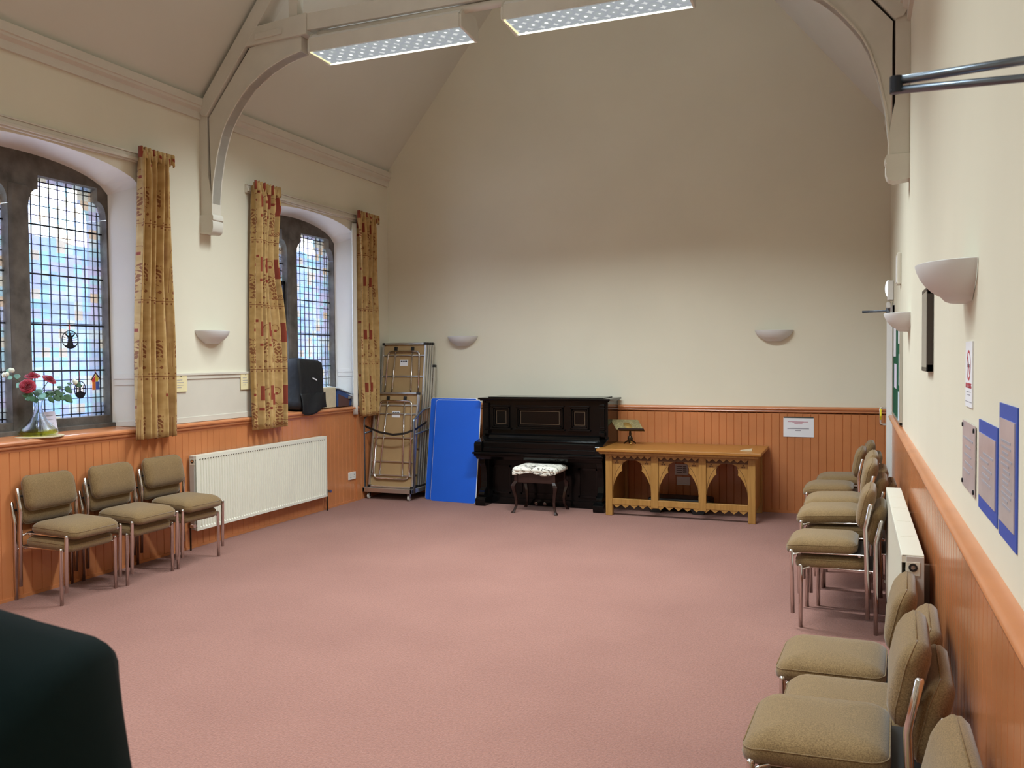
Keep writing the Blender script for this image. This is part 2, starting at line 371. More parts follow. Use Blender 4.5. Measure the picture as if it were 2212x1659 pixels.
RIDGE = 6.3
SL = 1.25
xr_ = (RIDGE - EAVE) / SL
# back gable and rear gable walls
for nm, y0, y1 in (('wall_back', YB, YB + .25), ('wall_rear', YF - .25, YF)):
    poly = [(XL - .3, 0), (XR + .3, 0), (XR + .3, EAVE + .02), (XR - xr_ + .2, RIDGE + .1), (XL + xr_ - .2, RIDGE + .1), (XL - .3, EAVE + .02)]
    struct(obj(nm, MB().prism(poly, 'y', y0, y1), 'wall_paint'))
# right wall with a door opening near the far corner
DY0, DY1, DZ = 8.42, 9.24, 2.02
w = MB(); w.box(XR, YF, 0, XR + .25, DY0, EAVE + .05); w.box(XR, DY0, DZ, XR + .25, DY1, EAVE + .05); w.box(XR, DY1, 0, XR + .25, YB, EAVE + .05)
w.box(XR + .25, DY0 - .3, 0, XR + .27, DY1 + .1, DZ + .3)
struct(obj('wall_right', w, 'wall_paint'))
# ceiling: two slopes and a flat crown
poly = [(XL - .02, EAVE), (XL + xr_, RIDGE), (XR - xr_, RIDGE), (XR + .02, EAVE), (XR + .12, EAVE + .02), (XR - xr_ + .05, RIDGE + .12), (XL + xr_ - .05, RIDGE + .12), (XL - .12, EAVE + .02)]
struct(obj('ceiling', MB().prism(poly, 'y', YF - .02, YB + .02), 'ceiling_paint'))

# left wall with two deep splayed window openings
WIN = [dict(c=4.485), dict(c=7.75)]
XS, XG = -5.66, -5.735                       # stone face, glass plane
FH, BH = 0.935, 0.81                         # half widths of the opening at the wall face and at the stone
Z0 = 1.10
def zf(d): return 3.05 + 0.20 * math.sqrt(max(0, 1 - (d / FH) ** 2 * 0.97))
def zb(d): return 2.97 + 0.225 * math.sqrt(max(0, 1 - (d / BH) ** 2 * 0.97))
NS = 24
w = MB(); XO = XL - .4
def wq(y0, y1, z0a, z0b, z1a, z1b): w.add([(XL, y0, z0a), (XL, y1, z0b), (XL, y1, z1b), (XL, y0, z1a)], [(0, 1, 2, 3)])
ycur = YF
for W in WIN:
    c = W['c']
    wq(ycur, c - FH, 0, 0, EAVE, EAVE)
    ds = [-1 + 2 * i / NS for i in range(NS + 1)]
    for a, b_ in zip(ds, ds[1:]):
        wq(c + a * FH, c + b_ * FH, zf(a * FH), zf(b_ * FH), EAVE, EAVE)
        w.add([(XL, c + a * FH, zf(a * FH)), (XL, c + b_ * FH, zf(b_ * FH)), (XS, c + b_ * BH, zb(b_ * BH)), (XS, c + a * BH, zb(a * BH))], [(0, 1, 2, 3)])
    wq(c - FH, c + FH, 0, 0, Z0, Z0)
    for sgn in (-1, 1):
        w.add([(XL, c + sgn * FH, Z0), (XL, c + sgn * FH, zf(FH)), (XS, c + sgn * BH, zb(BH)), (XS, c + sgn * BH, Z0)], [(0, 1, 2, 3)])
    w.add([(XL, c - FH, Z0), (XL, c + FH, Z0), (XS, c + BH, Z0), (XS, c - BH, Z0)], [(0, 1, 2, 3)])
    ycur = c + FH
wq(ycur, YB, 0, 0, EAVE, EAVE)
lw_ob = struct(obj('wall_left', w, 'wall_paint'))
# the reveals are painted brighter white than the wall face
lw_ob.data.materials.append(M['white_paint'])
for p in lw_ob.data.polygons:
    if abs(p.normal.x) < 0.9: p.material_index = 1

# ---- windows
def light_top(d, hw):
    a = abs(d)
    if a <= hw - 0.085: return 3.045
    t = (a - (hw - 0.085)) / 0.085
    return 2.80 + 0.14 * math.sqrt(max(0, 1 - t * t))
def make_window(k, W):
    c = W['c']
    root = bpy.data.objects.new('window_%d' % k, None); C.objects.link(root); root.location = (XS, c, Z0); LOC[root.name] = Vector((XS, c, Z0))
    root['kind'] = 'structure'; root['label'] = 'two-light leaded window in dark stone, ' + ('with the rose vase on its sill' if k == 1 else 'with the black covered case on its sill')
    mh = 0.083; outer = BH + 0.01
    LB = 1.215
    fr = MB()
    lights = []
    for sgn in (-1, 1):
        lo, hi = (mh, outer - 0.028)
        hw = (hi - lo) / 2; lc = c + sgn * (lo + hw); lights.append((lc, hw))
    ys = set()
    for i in range(61): ys.add(-outer + 2 * outer * i / 60)
    edges = []
    for lc, hw in lights:
        d0 = lc - c
        for e in (-hw, hw, -(hw - 0.085), hw - 0.085): ys.add(d0 + e); 
        for i in range(9): 
            for sg in (-1, 1): ys.add(d0 + sg * (hw - 0.085 + 0.085 * i / 8))
    ys = sorted(ys)
    ys = [y for i, y in enumerate(ys) if i == 0 or y - ys[i - 1] > 1e-5]
    def top(d): return zb(min(abs(d), BH)) + 0.012
    for a, b_ in zip(ys, ys[1:]):
        mid = (a + b_) / 2; inl = None
        for lc, hw in lights:
            if abs(mid + c - lc) < hw: inl = (lc, hw)
        def q(za0, zb0, za1, zb1):
            fr.add([(XS, c + a, za0), (XS, c + b_, zb0), (XS, c + b_, zb1), (XS, c + a, za1)], [(0, 1, 2, 3)])
        if inl is None: q(Z0, Z0, top(a), top(b_))
        else:
            lc, hw = inl
            e1, e2 = a + c - lc, b_ + c - lc
            ss = 1e-6 if mid + c > lc else -1e-6
            ta, tb = light_top(e1 + (1e-6 if e1 < 0 else 1e-6 * 1), hw), light_top(e2 - 1e-6, hw)
            if abs(mid + c - lc) <= hw - 0.085: ta = tb = 3.045
            ta = min(ta, top(a) - .005); tb = min(tb, top(b_) - .005)
            q(Z0, Z0, LB, LB); q(ta, tb, top(a), top(b_))
            # soffit and bottom of the light going back to the outside
            for z1, z2 in ((LB, LB), (ta, tb)):
                fr.add([(XS, c + a, z1), (XS, c + b_, z2), (XS - .22, c + b_, z2), (XS - .22, c + a, z1)], [(0, 1, 2, 3)])
    for lc, hw in lights:
        for sg in (-1, 1):
            fr.add([(XS, lc + sg * hw, LB), (XS, lc + sg * hw, 2.80), (XS - .22, lc + sg * hw, 2.80), (XS - .22, lc + sg * hw, LB)], [(0, 1, 2, 3)])
            q_ = hw - 0.085
            fr.add([(XS, lc + sg * q_, 2.94), (XS, lc + sg * q_, 3.045), (XS - .22, lc + sg * q_, 3.045), (XS - .22, lc + sg * q_, 2.94)], [(0, 1, 2, 3)])
    obj('window_frame', fr, 'stone', root)
    # mullion roll and stone sill ledge standing a little proud
    ml = MB(); ml.prism([(XS, c - .083), (XS + .02, c - .06), (XS + .02, c + .06), (XS, c + .083)], 'z', Z0, 2.95)
    ml.prism([(c - outer, 1.10), (c + outer, 1.10), (c + outer, 1.155), (c - outer, 1.155)], 'x', XS, XS + .03)
    obj('mullion', ml, 'stone', root, bevel=.006)
    for lc, hw in lights:
        g = MB(); g.add([(XG, lc - hw - .01, LB - .01), (XG, lc + hw + .01, LB - .01), (XG, lc + hw + .01, 3.06), (XG, lc - hw - .01, 3.06)], [(0, 1, 2, 3)])
        pane = obj('glass_pane', g, 'leaded_glass', root)
        ld = MB(); lw = .0024
        ny = int(round(2 * hw / .0761)); dy = 2 * hw / ny
        for i in range(1, ny): y = lc - hw + i * dy; ld.box(XG - .004, y - lw, LB, XG + .006, y + lw, 3.05)
        z = LB + .075; 
        while z < 3.04: ld.box(XG - .004, lc - hw, z - lw, XG + .006, lc + hw, z + lw); z += .0735
        for sg in (-1, 1): ld.box(XG - .004, lc + sg * (hw - .03) - .005, LB, XG + .006, lc + sg * (hw - .03) + .005, 2.86)
        ld.box(XG - .004, lc - hw, LB + .02, XG + .006, lc + hw, LB + .028)
        ld.box(XG - .004, lc - hw, 3.01, XG + .006, lc + hw, 3.018)
        obj('leading', ld, 'lead', pane)
        for z in (1.583, 1.938, 2.317, 2.687):
            obj('glazing_bar', MB().tube([(XG + .016, lc - hw - .02, z), (XG + .016, lc + hw + .02, z)], .0065, 8), 'iron', root, smooth=True)
    if k == 2:   # an opening casement in the left light
        lc, hw = lights[0]; cs = MB()
        y0, y1, z0_, z1_ = lc - hw + .02, lc + hw - .004, 1.96, 2.50
        for bx in ((y0, z0_, y1, z0_ + .03), (y0, z1_ - .04, y1, z1_), (y0, z0_, y0 + .03, z1_), (y1 - .03, z0_, y1, z1_)):
            cs.box(XG, bx[0], bx[1], XG + .045, bx[2], bx[3])
        obj('casement', cs, 'iron', root, bevel=.004)
    sl = MB(); sl.add([(XL - .005, c - FH, 1.104), (XL - .005, c + FH, 1.104), (XS + .03, c + BH + .02, 1.122), (XS + .03, c - BH - .02, 1.122), (XL - .005, c - FH, Z0 - .02), (XL - .005, c + FH, Z0 - .02), (XS + .03, c + BH + .02, Z0 - .02), (XS + .03, c - BH - .02, Z0 - .02)],
                      [(0, 1, 2, 3), (7, 6, 5, 4), (0, 4, 5, 1), (1, 5, 6, 2), (2, 6, 7, 3), (3, 7, 4, 0)])
    o = obj('window_sill', sl, 'orange_gloss', root); o['label'] = 'orange painted sill board'
    # white boarded dado of the reveal
    for sg in (-1, 1):
        def py(x): return c + sg * (BH + (FH - BH) * (x - XS) / (XL - XS))
        rv = MB()
        for z0_, z1_, t in ((1.51, 1.55, .022), (1.46, 1.51, .012), (1.12, 1.16, .012)):
            a0, a1 = py(XS + .03), py(XL - .01)
            rv.add([(XS + .03, a0, z0_), (XL - .01, a1, z0_), (XL - .01, a1, z1_), (XS + .03, a0, z1_), (XS + .03, a0 - sg * t, z0_), (XL - .01, a1 - sg * t, z0_), (XL - .01, a1 - sg * t, z1_), (XS + .03, a0 - sg * t, z1_)],
                   [(0, 1, 2, 3), (4, 5, 6, 7), (0, 1, 5, 4), (2, 3, 7, 6), (0, 3, 7, 4), (1, 2, 6, 5)])
        obj('reveal_moulding', rv, 'white_paint', root)
for k, W in enumerate(WIN): make_window(k + 1, W)

# ---- orange tongue and groove panelling and dado rails
PW = 0.078
def boards(a, b, d0):
    """outline of V-jointed boards along t from a to b: list of (t, depth)"""
    pts = []; t = a
    while t < b - 1e-6:
        e = min(t + PW, b)
        pts += [(t, d0 - .006), (t + .004, d0), (e - .004, d0)]
        t = e
    pts.append((b, d0 - .006)); return pts
def panel(name, along, a, b, face, sgn, z0, z1):
    mb = MB(); pr = boards(a, b, .016)
    for (t1, d1), (t2, d2) in zip(pr, pr[1:]):
        P = (lambda t, d, z: (face + sgn * d, t, z)) if along == 'y' else (lambda t, d, z: (t, face + sgn * d, z))
        mb.add([P(t1, d1, z0), P(t2, d2, z0), P(t2, d2, z1), P(t1, d1, z1)], [(0, 1, 2, 3)])
    return struct(obj(name, mb, 'orange_board'))
RAIL = [(0, -.085), (.010, -.082), (.016, -.068), (.016, -.060), (.030, -.055), (.034, -.046), (.030, -.038), (.030, -.034), (.044, -.028), (.048, -.016), (.044, -.006), (.036, 0), (0, .004)]
def rail(name, along, a, b, face, sgn, z):
    mb = MB()
    if along == 'y': mb.prism([(face + sgn * d, z + h) for d, h in RAIL], 'y', a, b)
    else: mb.prism([(face + sgn * d, z + h) for d, h in RAIL], 'x', a, b)
    return struct(obj(name, mb, 'orange_gloss', smooth='auto'))
# left panelling is let in slightly below the plaster line
panel('trim_1', 'y', YF, YB - .02, XL - .003, 1, 0.0, 1.06)
rail('trim_2', 'y', YF, YB - .02, XL + .002, 1, 1.105)
panel('trim_3', 'x', XL + .02, XR - .02, YB, -1, 0.0, 1.06)
rail('trim_4', 'x', XL + .02, XR - .005, YB, -1, 1.118)
panel('trim_5', 'y', YF, DY0 - .09, XR, -1, 0.0, 1.06)
rail('trim_6', 'y', YF, DY0 - .09, XR, -1, 1.12)
struct(obj('trim_7', MB().box(XL + .013, 8.595, 0, XL + .03, 8.64, 1.02), 'orange_board'))
# low wooden plinths
struct(obj('baseboard_back', MB().box(XL + .02, YB - .024, 0, XR - .02, YB - .012, .03), 'orange_board'))
struct(obj('baseboard_left', MB().box(XL + .012, YF, 0, XL + .021, 8.59, .022), 'orange_board'))

# white moulded boarding between the windows
def white_dado(name, y0, y1):
    mb = MB(); mb.box(XL, y0, 1.11, XL + .010, y1, 1.53)
    mb.box(XL, y0, 1.525, XL + .030, y1, 1.546); mb.box(XL, y0, 1.492, XL + .020, y1, 1.525); mb.box(XL, y0, 1.11, XL + .018, y1, 1.16)
    mb.box(XL, y0, 1.16, XL + .016, y0 + .055, 1.492); mb.box(XL, y1 - .055, 1.16, XL + .016, y1, 1.492)
    return struct(obj(name, mb, 'cream_gloss', bevel=.003))
white_dado('trim_8', WIN[0]['c'] + FH + .01, WIN[1]['c'] - FH - .01)
white_dado('trim_9', WIN[1]['c'] + FH + .01, YB - .005)
# screws along the moulding are tiny: left as dark specks on the boards
# cornices under the roof slopes
def cornice(name, face, sgn):
    pf = [(0, 3.80), (.022, 3.80), (.022, 3.862), (.05, 3.885), (.05, 3.905), (.062, 3.91), (.062, 3.975), (.03, 3.985), (0, 3.985)]
    return struct(obj(name, MB().prism([(face + sgn * d, h) for d, h in pf], 'y', YF, YB), 'cream_gloss'))
cornice('trim_10', XL, 1); cornice('trim_11', XR, -1)

# ---- the white door in the far end of the right wall, standing a little ajar
door = bpy.data.objects.new('door_1', None); C.objects.link(door); door.location = (XR, DY1, 0); LOC[door.name] = Vector((XR, DY1, 0)); door['kind'] = 'structure'
fr = MB()
for a0, a1, zz0, zz1 in ((DY0 - .08, DY0, 0, DZ + .08), (DY1, DY1 + .08, 0, DZ + .08), (DY0 - .08, DY1 + .08, DZ, DZ + .08)): fr.box(XR - .02, a0, zz0, XR + .06, a1, zz1)
obj('door_frame', fr, 'white_paint', door, bevel=.004)
ang = math.atan2(.075, DY1 - DY0)
lf = MB(); ex, ey = -math.sin(ang), -math.cos(ang)
def dl(t, d, z): return (XR + .012 + ex * t - ey * d * -1 * -1 if False else XR + .012 + ex * t + (-ey) * d, DY1 - .005 + ey * t + ex * d, z)
Ld = DY1 - DY0 - .015
vs = [dl(0, 0, .01), dl(Ld, 0, .01), dl(Ld, .042, .01), dl(0, .042, .01), dl(0, 0, DZ - .01), dl(Ld, 0, DZ - .01), dl(Ld, .042, DZ - .01), dl(0, .042, DZ - .01)]
lf.add(vs, [(0, 3, 2, 1), (4, 5, 6, 7), (0, 1, 5, 4), (1, 2, 6, 5), (2, 3, 7, 6), (3, 0, 4, 7)])
leaf_ob = obj('door_leaf', lf, 'white_paint', door)
hx = XR + .012 + ex * (Ld - .08); hy = DY1 + ey * (Ld - .08)
hd = MB(); hd.tube([(hx, hy, 1.02), (hx - .05, hy, 1.02), (hx - .055, hy, 1.03), (hx - .055, hy, 1.16), (hx - .05, hy, 1.17), (hx, hy, 1.17)], .009, 8)
obj('door_handle', hd, 'chrome', leaf_ob, smooth=True)

# ================================================================== roof truss (one in the picture, one overhead nearer)
def build_truss(Y):
    t = thing('roof_truss', 'painted timber roof truss with curved arch braces on wall corbels', 'roof truss', (XC, Y, 2.75), 'roof trusses')
    T = .11
    def mir(pts, side): return pts if side < 0 else [(2 * XC - x, z) for x, z in pts]
    arch = [(-5.312, 2.953), (-5.312, 3.05), (-5.290, 3.26), (-5.243, 3.48), (-5.191, 3.64), (-5.145, 3.735), (-5.10, 3.80), (-5.044, 3.872), (-4.981, 3.945), (-4.89, 4.030), (-4.79, 4.095), (-4.704, 4.145), (-4.62, 4.18), (-4.535, 4.212), (-4.45, 4.234), (-4.345, 4.253)]
    KN = (-5.348, 3.817); TJ = (-4.897, 4.375)
    for side in (-1, 1):
        # wall post
        obj('wall_post', MB().prism(mir([(XL, 2.953), (-5.318, 2.953), (-5.318, 3.12), (-5.352, 3.30), (-5.352, 3.815), (XL, 3.93)], side), 'y', Y, Y + T), 'truss_paint', t, bevel=.003)
        # brace web between the dark joint line and the arch
        web = [( -5.338, 3.20)] + [p for p in arch[1:]] + [(-4.345, 4.41), (TJ[0] + .02, TJ[1] - .016), (KN[0] + .012, KN[1] - .008)]
        web = [(-5.322, 3.0)] + web[1:]
        wb = obj('arch_brace', MB().prism(mir(web, side), 'y', Y + .008, Y + T - .008), 'truss_paint', t)
        # moulded inner edge of the arch
        inner = arch; outer_ = [(x - .016 * min(1, i / 4), z + .016 * min(1, i / 6)) for i, (x, z) in enumerate(arch)]
        rib = MB(); rings = []; A_ = mir(arch, side)
        for i, p in enumerate(A_):
            q0_, q1_ = A_[max(0, i - 1)], A_[min(len(A_) - 1, i + 1)]
            dx, dz = q1_[0] - q0_[0], q1_[1] - q0_[1]; L = math.hypot(dx, dz); k_ = .012 * (1 if side < 0 else -1); nx, nz = -dz / L * k_, dx / L * k_
            rings.append([(p[0], Y - .004, p[1]), (p[0], Y + T + .004, p[1]), (p[0] + nx, Y + T + .004, p[1] + nz), (p[0] + nx, Y - .004, p[1] + nz)])
        rib.loops(rings)
        obj('arch_rib', rib, 'cream_gloss', t)
        # shadow joints: recessed dark fillet between brace, post and rafter
        obj('joint_line', MB().prism(mir([(-5.352, 3.30), (-5.338, 3.22), (KN[0] + .012, KN[1] - .008), (TJ[0] + .02, TJ[1] - .016), (-4.55, 4.43), (-4.55, 4.445), (TJ[0], TJ[1]), KN], side), 'y', Y + .03, Y + T - .03), 'dark_gap', t)
        # rafter hugging the slope, and the higher inner line of it
        sl_t = [(-5.43, 3.93), (-5.352, 3.815), (-5.348, 3.817), (-3.30, 6.352), (-3.42, 6.45)]
        obj('rafter', MB().prism(mir([(-5.44, 3.90), (-5.40, 3.83), (KN[0], KN[1]), (-3.62, 5.965), (-3.62, 6.20)], side), 'y', Y - .02, Y + T + .02), 'truss_paint', t, bevel=.004)
        # corbel block with rounded nose
        nose = [(XL, 2.953), (-5.303, 2.953), (-5.293, 2.935), (-5.293, 2.905), (-5.303, 2.897), (-5.296, 2.885), (-5.296, 2.84), (-5.302, 2.81), (-5.318, 2.788), (-5.345, 2.778), (-5.40, 2.785), (XL, 2.79)]
        cb = obj('corbel', MB().prism(mir(nose, side), 'y', Y - .012, Y + T + .012), 'truss_paint', t, smooth='auto')
        # tie plate with its conduit box and the queen post above
        obj('tie_plate', MB().prism(mir([(-5.02, 4.355), (-4.90, 4.365), (-4.28, 4.385), (-4.28, 4.56), (-4.86, 4.515), (-4.90, 4.53), (-5.0, 4.45)], side), 'y', Y - .018, Y + T + .018), 'truss_paint', t, bevel=.004)
        obj('queen_post', MB().prism(mir([(-4.47, 4.54), (-4.385, 4.55), (-4.385, 5.1), (-4.47, 5.0)], side), 'y', Y + .01, Y + T - .01), 'truss_paint', t)
        wbx = MB().prism(mir([(-4.80, 4.40), (-4.52, 4.415), (-4.52, 4.47), (-4.80, 4.455)], side), 'y', Y - .034, Y - .016)
        obj('conduit_box', wbx, 'truss_paint', t, bevel=.006)
    obj('tie_beam', MB().box(-4.32, Y, 4.42, 2 * XC + 4.32, Y + T, 4.56), 'truss_paint', t, bevel=.004)
    obj('conduit', MB().tube([(-4.2, Y + .05, 4.385), (2 * XC + 4.2, Y + .05, 4.385)], .032, 12), 'truss_paint', t, smooth=True)
    return t
YT = 6.12
tr1 = build_truss(YT)
tr1['label'] = 'painted timber roof truss with curved arch braces, carrying the strip lights'
# ---- fluorescent fittings
def build_light(x0, Y, label):
    t = thing('strip_light', label, 'light fitting', (x0 + .72, Y + .16, 4.20), 'strip lights hung under the truss')
    L = 1.42; y0, y1 = Y - .02, Y + .31; zt, zb_ = 4.385, 4.225
    body = MB(); body.prism([(y0, zb_ + .11), (y0 + .05, zt), (y1 - .05, zt), (y1, zb_ + .02), (y1 - .012, zb_ + .02), (y1 - .06, zt - .012), (y0 + .06, zt - .012), (y0 + .012, zb_ + .11)], 'x', x0 + .02, x0 + L - .02)
    obj('housing', body, 'white_paint', t)
    for xa in (x0, x0 + L - .02):
        obj('end_plate', MB().prism([(y0, zb_ + .005), (y0, zb_ + .10), (y0 + .05, zt + .01), (y1 - .05, zt + .01), (y1, zb_ + .10), (y1, zb_ - .01), (y1 - .02, zb_ - .02)], 'x', xa, xa + .02), 'truss_paint', t, bevel=.004)
    obj('side_panel', MB().box(x0 + .02, y0, zb_ + .005, x0 + L - .02, y0 + .01, zb_ + .115), 'truss_paint', t)
    obj('louvre', MB().add([(x0 + .02, y0 + .012, zb_), (x0 + L - .02, y0 + .012, zb_), (x0 + L - .02, y1 - .015, zb_), (x0 + .02, y1 - .015, zb_)], [(0, 3, 2, 1)]), 'louvre', t)
    obj('bright_edge', MB().box(x0 + .02, y1 - .024, zb_ - .006, x0 + L - .02, y1, zb_ + .014), 'lamp_edge', t)
    obj('bright_end', MB().box(x0 + .02, y0 + .01, zb_ - .004, x0 + .035, y1 - .015, zb_ + .008), 'lamp_end', t)
    la = bpy.data.lights.new('tube_lamp', 'AREA'); la.shape = 'RECTANGLE'; la.size = L - .1; la.size_y = .27; la.energy = LAMP_W * (1.32 if Y > 5 else (.82 if Y > 0 else .70)) * (.66 if x0 < -4 else 1.14); la.color = LAMP_C; la.spread = math.radians(LAMP_SPREAD)
    lo = bpy.data.objects.new('tube_lamp', la); C.objects.link(lo); lo.parent = t; lo.location = (0, 0, zb_ - .004 - 4.20)
    # unseen uplight added above each fitting to brighten the roof slopes and gable
    ul = bpy.data.lights.new('fill_uplight', 'AREA'); ul.shape = 'RECTANGLE'; ul.size = L - .2; ul.size_y = .16; ul.energy = UP_W if Y < 5 else UP_W * .22; ul.color = LAMP_C
    uo = bpy.data.objects.new('fill_uplight', ul); C.objects.link(uo); uo.parent = t; uo.location = (0, 0, zt + .012 - 4.20); uo.rotation_euler = (PI, 0, 0)
    return t
LAMP_W, LAMP_C, LAMP_SPREAD = 79.0, (0.84, 0.96, 1.0), 134
UP_W = 17.0
build_light(-4.265, YT, 'lit strip light under the truss, nearest the left windows')
build_light(-2.515, YT, 'lit strip light under the truss, second from the left windows')
# the same fittings on the trusses overhead and behind the camera
for Yk in (2.85, -.42):
    for x0, wd in ((-4.265, 'window side'), (-2.515, 'middle')):
        build_light(x0, Yk, 'lit strip light out of frame overhead, %s, %s' % (wd, 'over the near chairs' if Yk > 0 else 'behind the camera'))

# ================================================================== curtains and their boards
def curtain(label, yt0, yt1, yb0, yb1, zt, zb_, folds, seed, flap=0.0, lining=False):
    rnd = random.Random(seed); XCU = XL + .095
    NU, NV = folds * 14, 40
    ph = [rnd.uniform(-.6, .6) for _ in range(8)]
    mb = MB(); uvs = []
    full = max(yt1 - yt0, yb1 - yb0)
    for j in range(NV + 1):
        fv = j / NV; z = zt + (zb_ - zt) * fv
        y0 = yt0 + (yb0 - yt0) * fv; y1 = yt1 + (yb1 - yt1) * fv
        if fv > .08: y1 -= flap * math.exp(-((fv - .30) / .18) ** 2)
        for i in range(NU + 1):
            s = i / NU
            a = 2 * PI * folds * (s + .018 * math.sin(5 * s + ph[0]) + .03 * math.sin(fv * 2.5 + ph[1]) * (1 - s))
            amp = .046 + .016 * math.sin(3.3 * s * PI + ph[2])
            head = max(0, 1 - fv / .055)
            x = XCU + amp * (1 - .35 * head) * math.sin(a) + .012 * math.sin(2.3 * a + ph[3] + fv * 3) + .010 * math.sin(fv * 6 + ph[4] + 4 * s)
            if fv < .05: x += .012 * math.sin(a * 2 + ph[5])
            y = y0 + (y1 - y0) * (s + .035 * math.sin(2 * a + .5) / folds)
            zz = z + (.012 * math.sin(a * 1.3 + ph[6]) if j in (0,) else 0) + (.008 * math.sin(a + ph[7]) if j == NV else 0)
            mb.v.append((x, y, zz)); uvs.append((s * folds * .17 + seed * .07, zt - z + .05 * seed))
    for j in range(NV):
        for i in range(NU): k = j * (NU + 1) + i; mb.f.append((k, k + 1, k + NU + 2, k + NU + 1))
    t = thing('curtain', label, 'curtain', (XCU, (yb0 + yb1) / 2, zb_), 'patterned curtains at the windows')
    dr = obj('drape', mb, 'curtain_cloth', t, smooth=True, solid=.003, uvs=uvs)
    hd = MB(); huv = []
    for j in range(3):
        for i in range(NU + 1):
            s = i / NU; a = 2 * PI * folds * s
            x = XCU + .010 + .030 * math.sin(a * 1.5 + ph[0]) + .012 * math.sin(a * 3.1); y = yt0 - .005 + (yt1 - yt0 + .012) * s
            hd.v.append((x, y, zt + .035 - j * .045 + .012 * math.sin(a * 1.5 + 1))); huv.append((s * folds * .17, j * .045 + .2))
    for j in range(2):
        for i in range(NU): k = j * (NU + 1) + i; hd.f.append((k, k + 1, k + NU + 2, k + NU + 1))
    obj('pleated_heading', hd, 'curtain_cloth', t, smooth=True, solid=.003, uvs=huv)
    if lining:
        ln = MB()
        def P(u_, v_):
            z = zt - .1 + (zb_ + .03 - zt + .1) * v_; yy = yt0 + (yb0 - yt0) * v_
            return (XCU - .05 - .02 * math.sin(u_ * 9), yy - .03 - .05 * v_ + .10 * u_, z)
        ln.grid(P, 12, 16); o = obj('lining', ln, 'lining', t, smooth=True, solid=.003); o['label'] = 'white lining cloth'
    return t
curtain('gold and wine patterned curtain beside the rose vase, nearest the camera', 5.325, 5.66, 5.225, 5.675, 3.335, 1.02, 5, 1)
curtain('gold and wine patterned curtain between the left wall lamp and the black case', 6.72, 7.13, 6.66, 7.19, 3.325, .985, 6, 2, flap=.085)
curtain('gold and wine patterned curtain in the far corner beside the folded tables', 8.575, 8.99, 8.60, 8.95, 3.33, .985, 5, 3, lining=True)
for y0, y1, lb in ((3.3, 5.66, 'white curtain board above the window with the rose vase'), (6.72, 8.99, 'white curtain board above the window with the black case')):
    mb = MB(); mb.box(XL, y0, 3.262, XL + .028, y1, 3.332); mb.box(XL + .028, y0, 3.275, XL + .045, y1, 3.30); mb.box(XL, y0, 3.332, XL + .036, y1, 3.345)
    tag(obj('curtain_rail', mb, 'cream_gloss', bevel=.003), lb, 'curtain rail', 'white curtain boards')

# ================================================================== wall lamps (plaster uplighters)
def sconce(label, p, nrm):
    """p: point on the wall at mid rim; nrm: '+x', '-x', '-y'"""
    R = .195; D = .15; prof = [(.26, -.117), (.36, -.116), (.44, -.111), (.50, -.101), (.525, -.0955), (.58, -.092), (.70, -.079), (.81, -.062), (.90, -.042), (.965, -.020), (.99, -.008), (1.0, .0), (.965, .002), (.92, -.02), (.80, -.055), (.60, -.08), (.35, -.09)]
    def W(a, s, z):
        u_ = R * s * math.sin(a); d = D * s * math.cos(a) + .002
        return {'+x': (p[0] + d, p[1] + u_, p[2] + z), '-x': (p[0] - d, p[1] + u_, p[2] + z), '-y': (p[0] + u_, p[1] - d, p[2] + z)}[nrm]
    t = thing('wall_lamp', label, 'wall lamp', p, 'white half-bowl wall lamps')
    mb = MB(); N = 28
    rings = [[W(-PI / 2 + PI * k / N, s, z) for k in range(N + 1)] for s, z in prof]
    vs = [q for r_ in rings for q in r_]; fs = []
    for i in range(len(rings) - 1):
        for k in range(N): fs.append((i * (N + 1) + k, i * (N + 1) + k + 1, (i + 1) * (N + 1) + k + 1, (i + 1) * (N + 1) + k))
    fs.append(tuple(range(N + 1)))
    mb.add(vs, fs); obj('bowl', mb, 'sconce_white', t, smooth='auto')
    bk = MB()
    def B(u_, d, z): return {'+x': (p[0] + d, p[1] + u_, p[2] + z), '-x': (p[0] - d, p[1] + u_, p[2] + z), '-y': (p[0] + u_, p[1] - d, p[2] + z)}[nrm]
    q0, q1 = B(-.06, .001, -.10), B(.06, .018, -.03); bk.box(*q0, *q1); obj('back_plate', bk, 'sconce_white', t)
sconce('white half-bowl wall lamp on the left wall between two curtains', (XL, 6.21, 1.922), '+x')
sconce('white half-bowl wall lamp on the far wall above the folded tables', (-4.41, YB, 1.922), '-y')
sconce('white half-bowl wall lamp on the far wall above the carved table', (-.797, YB, 1.925), '-y')
sconce('white half-bowl wall lamp on the right wall by the green noticeboard', (XR, 6.10, 1.92), '-x')
sconce('large-looking white half-bowl wall lamp on the right wall by the dark picture frame', (XR, 2.94, 1.925), '-x')

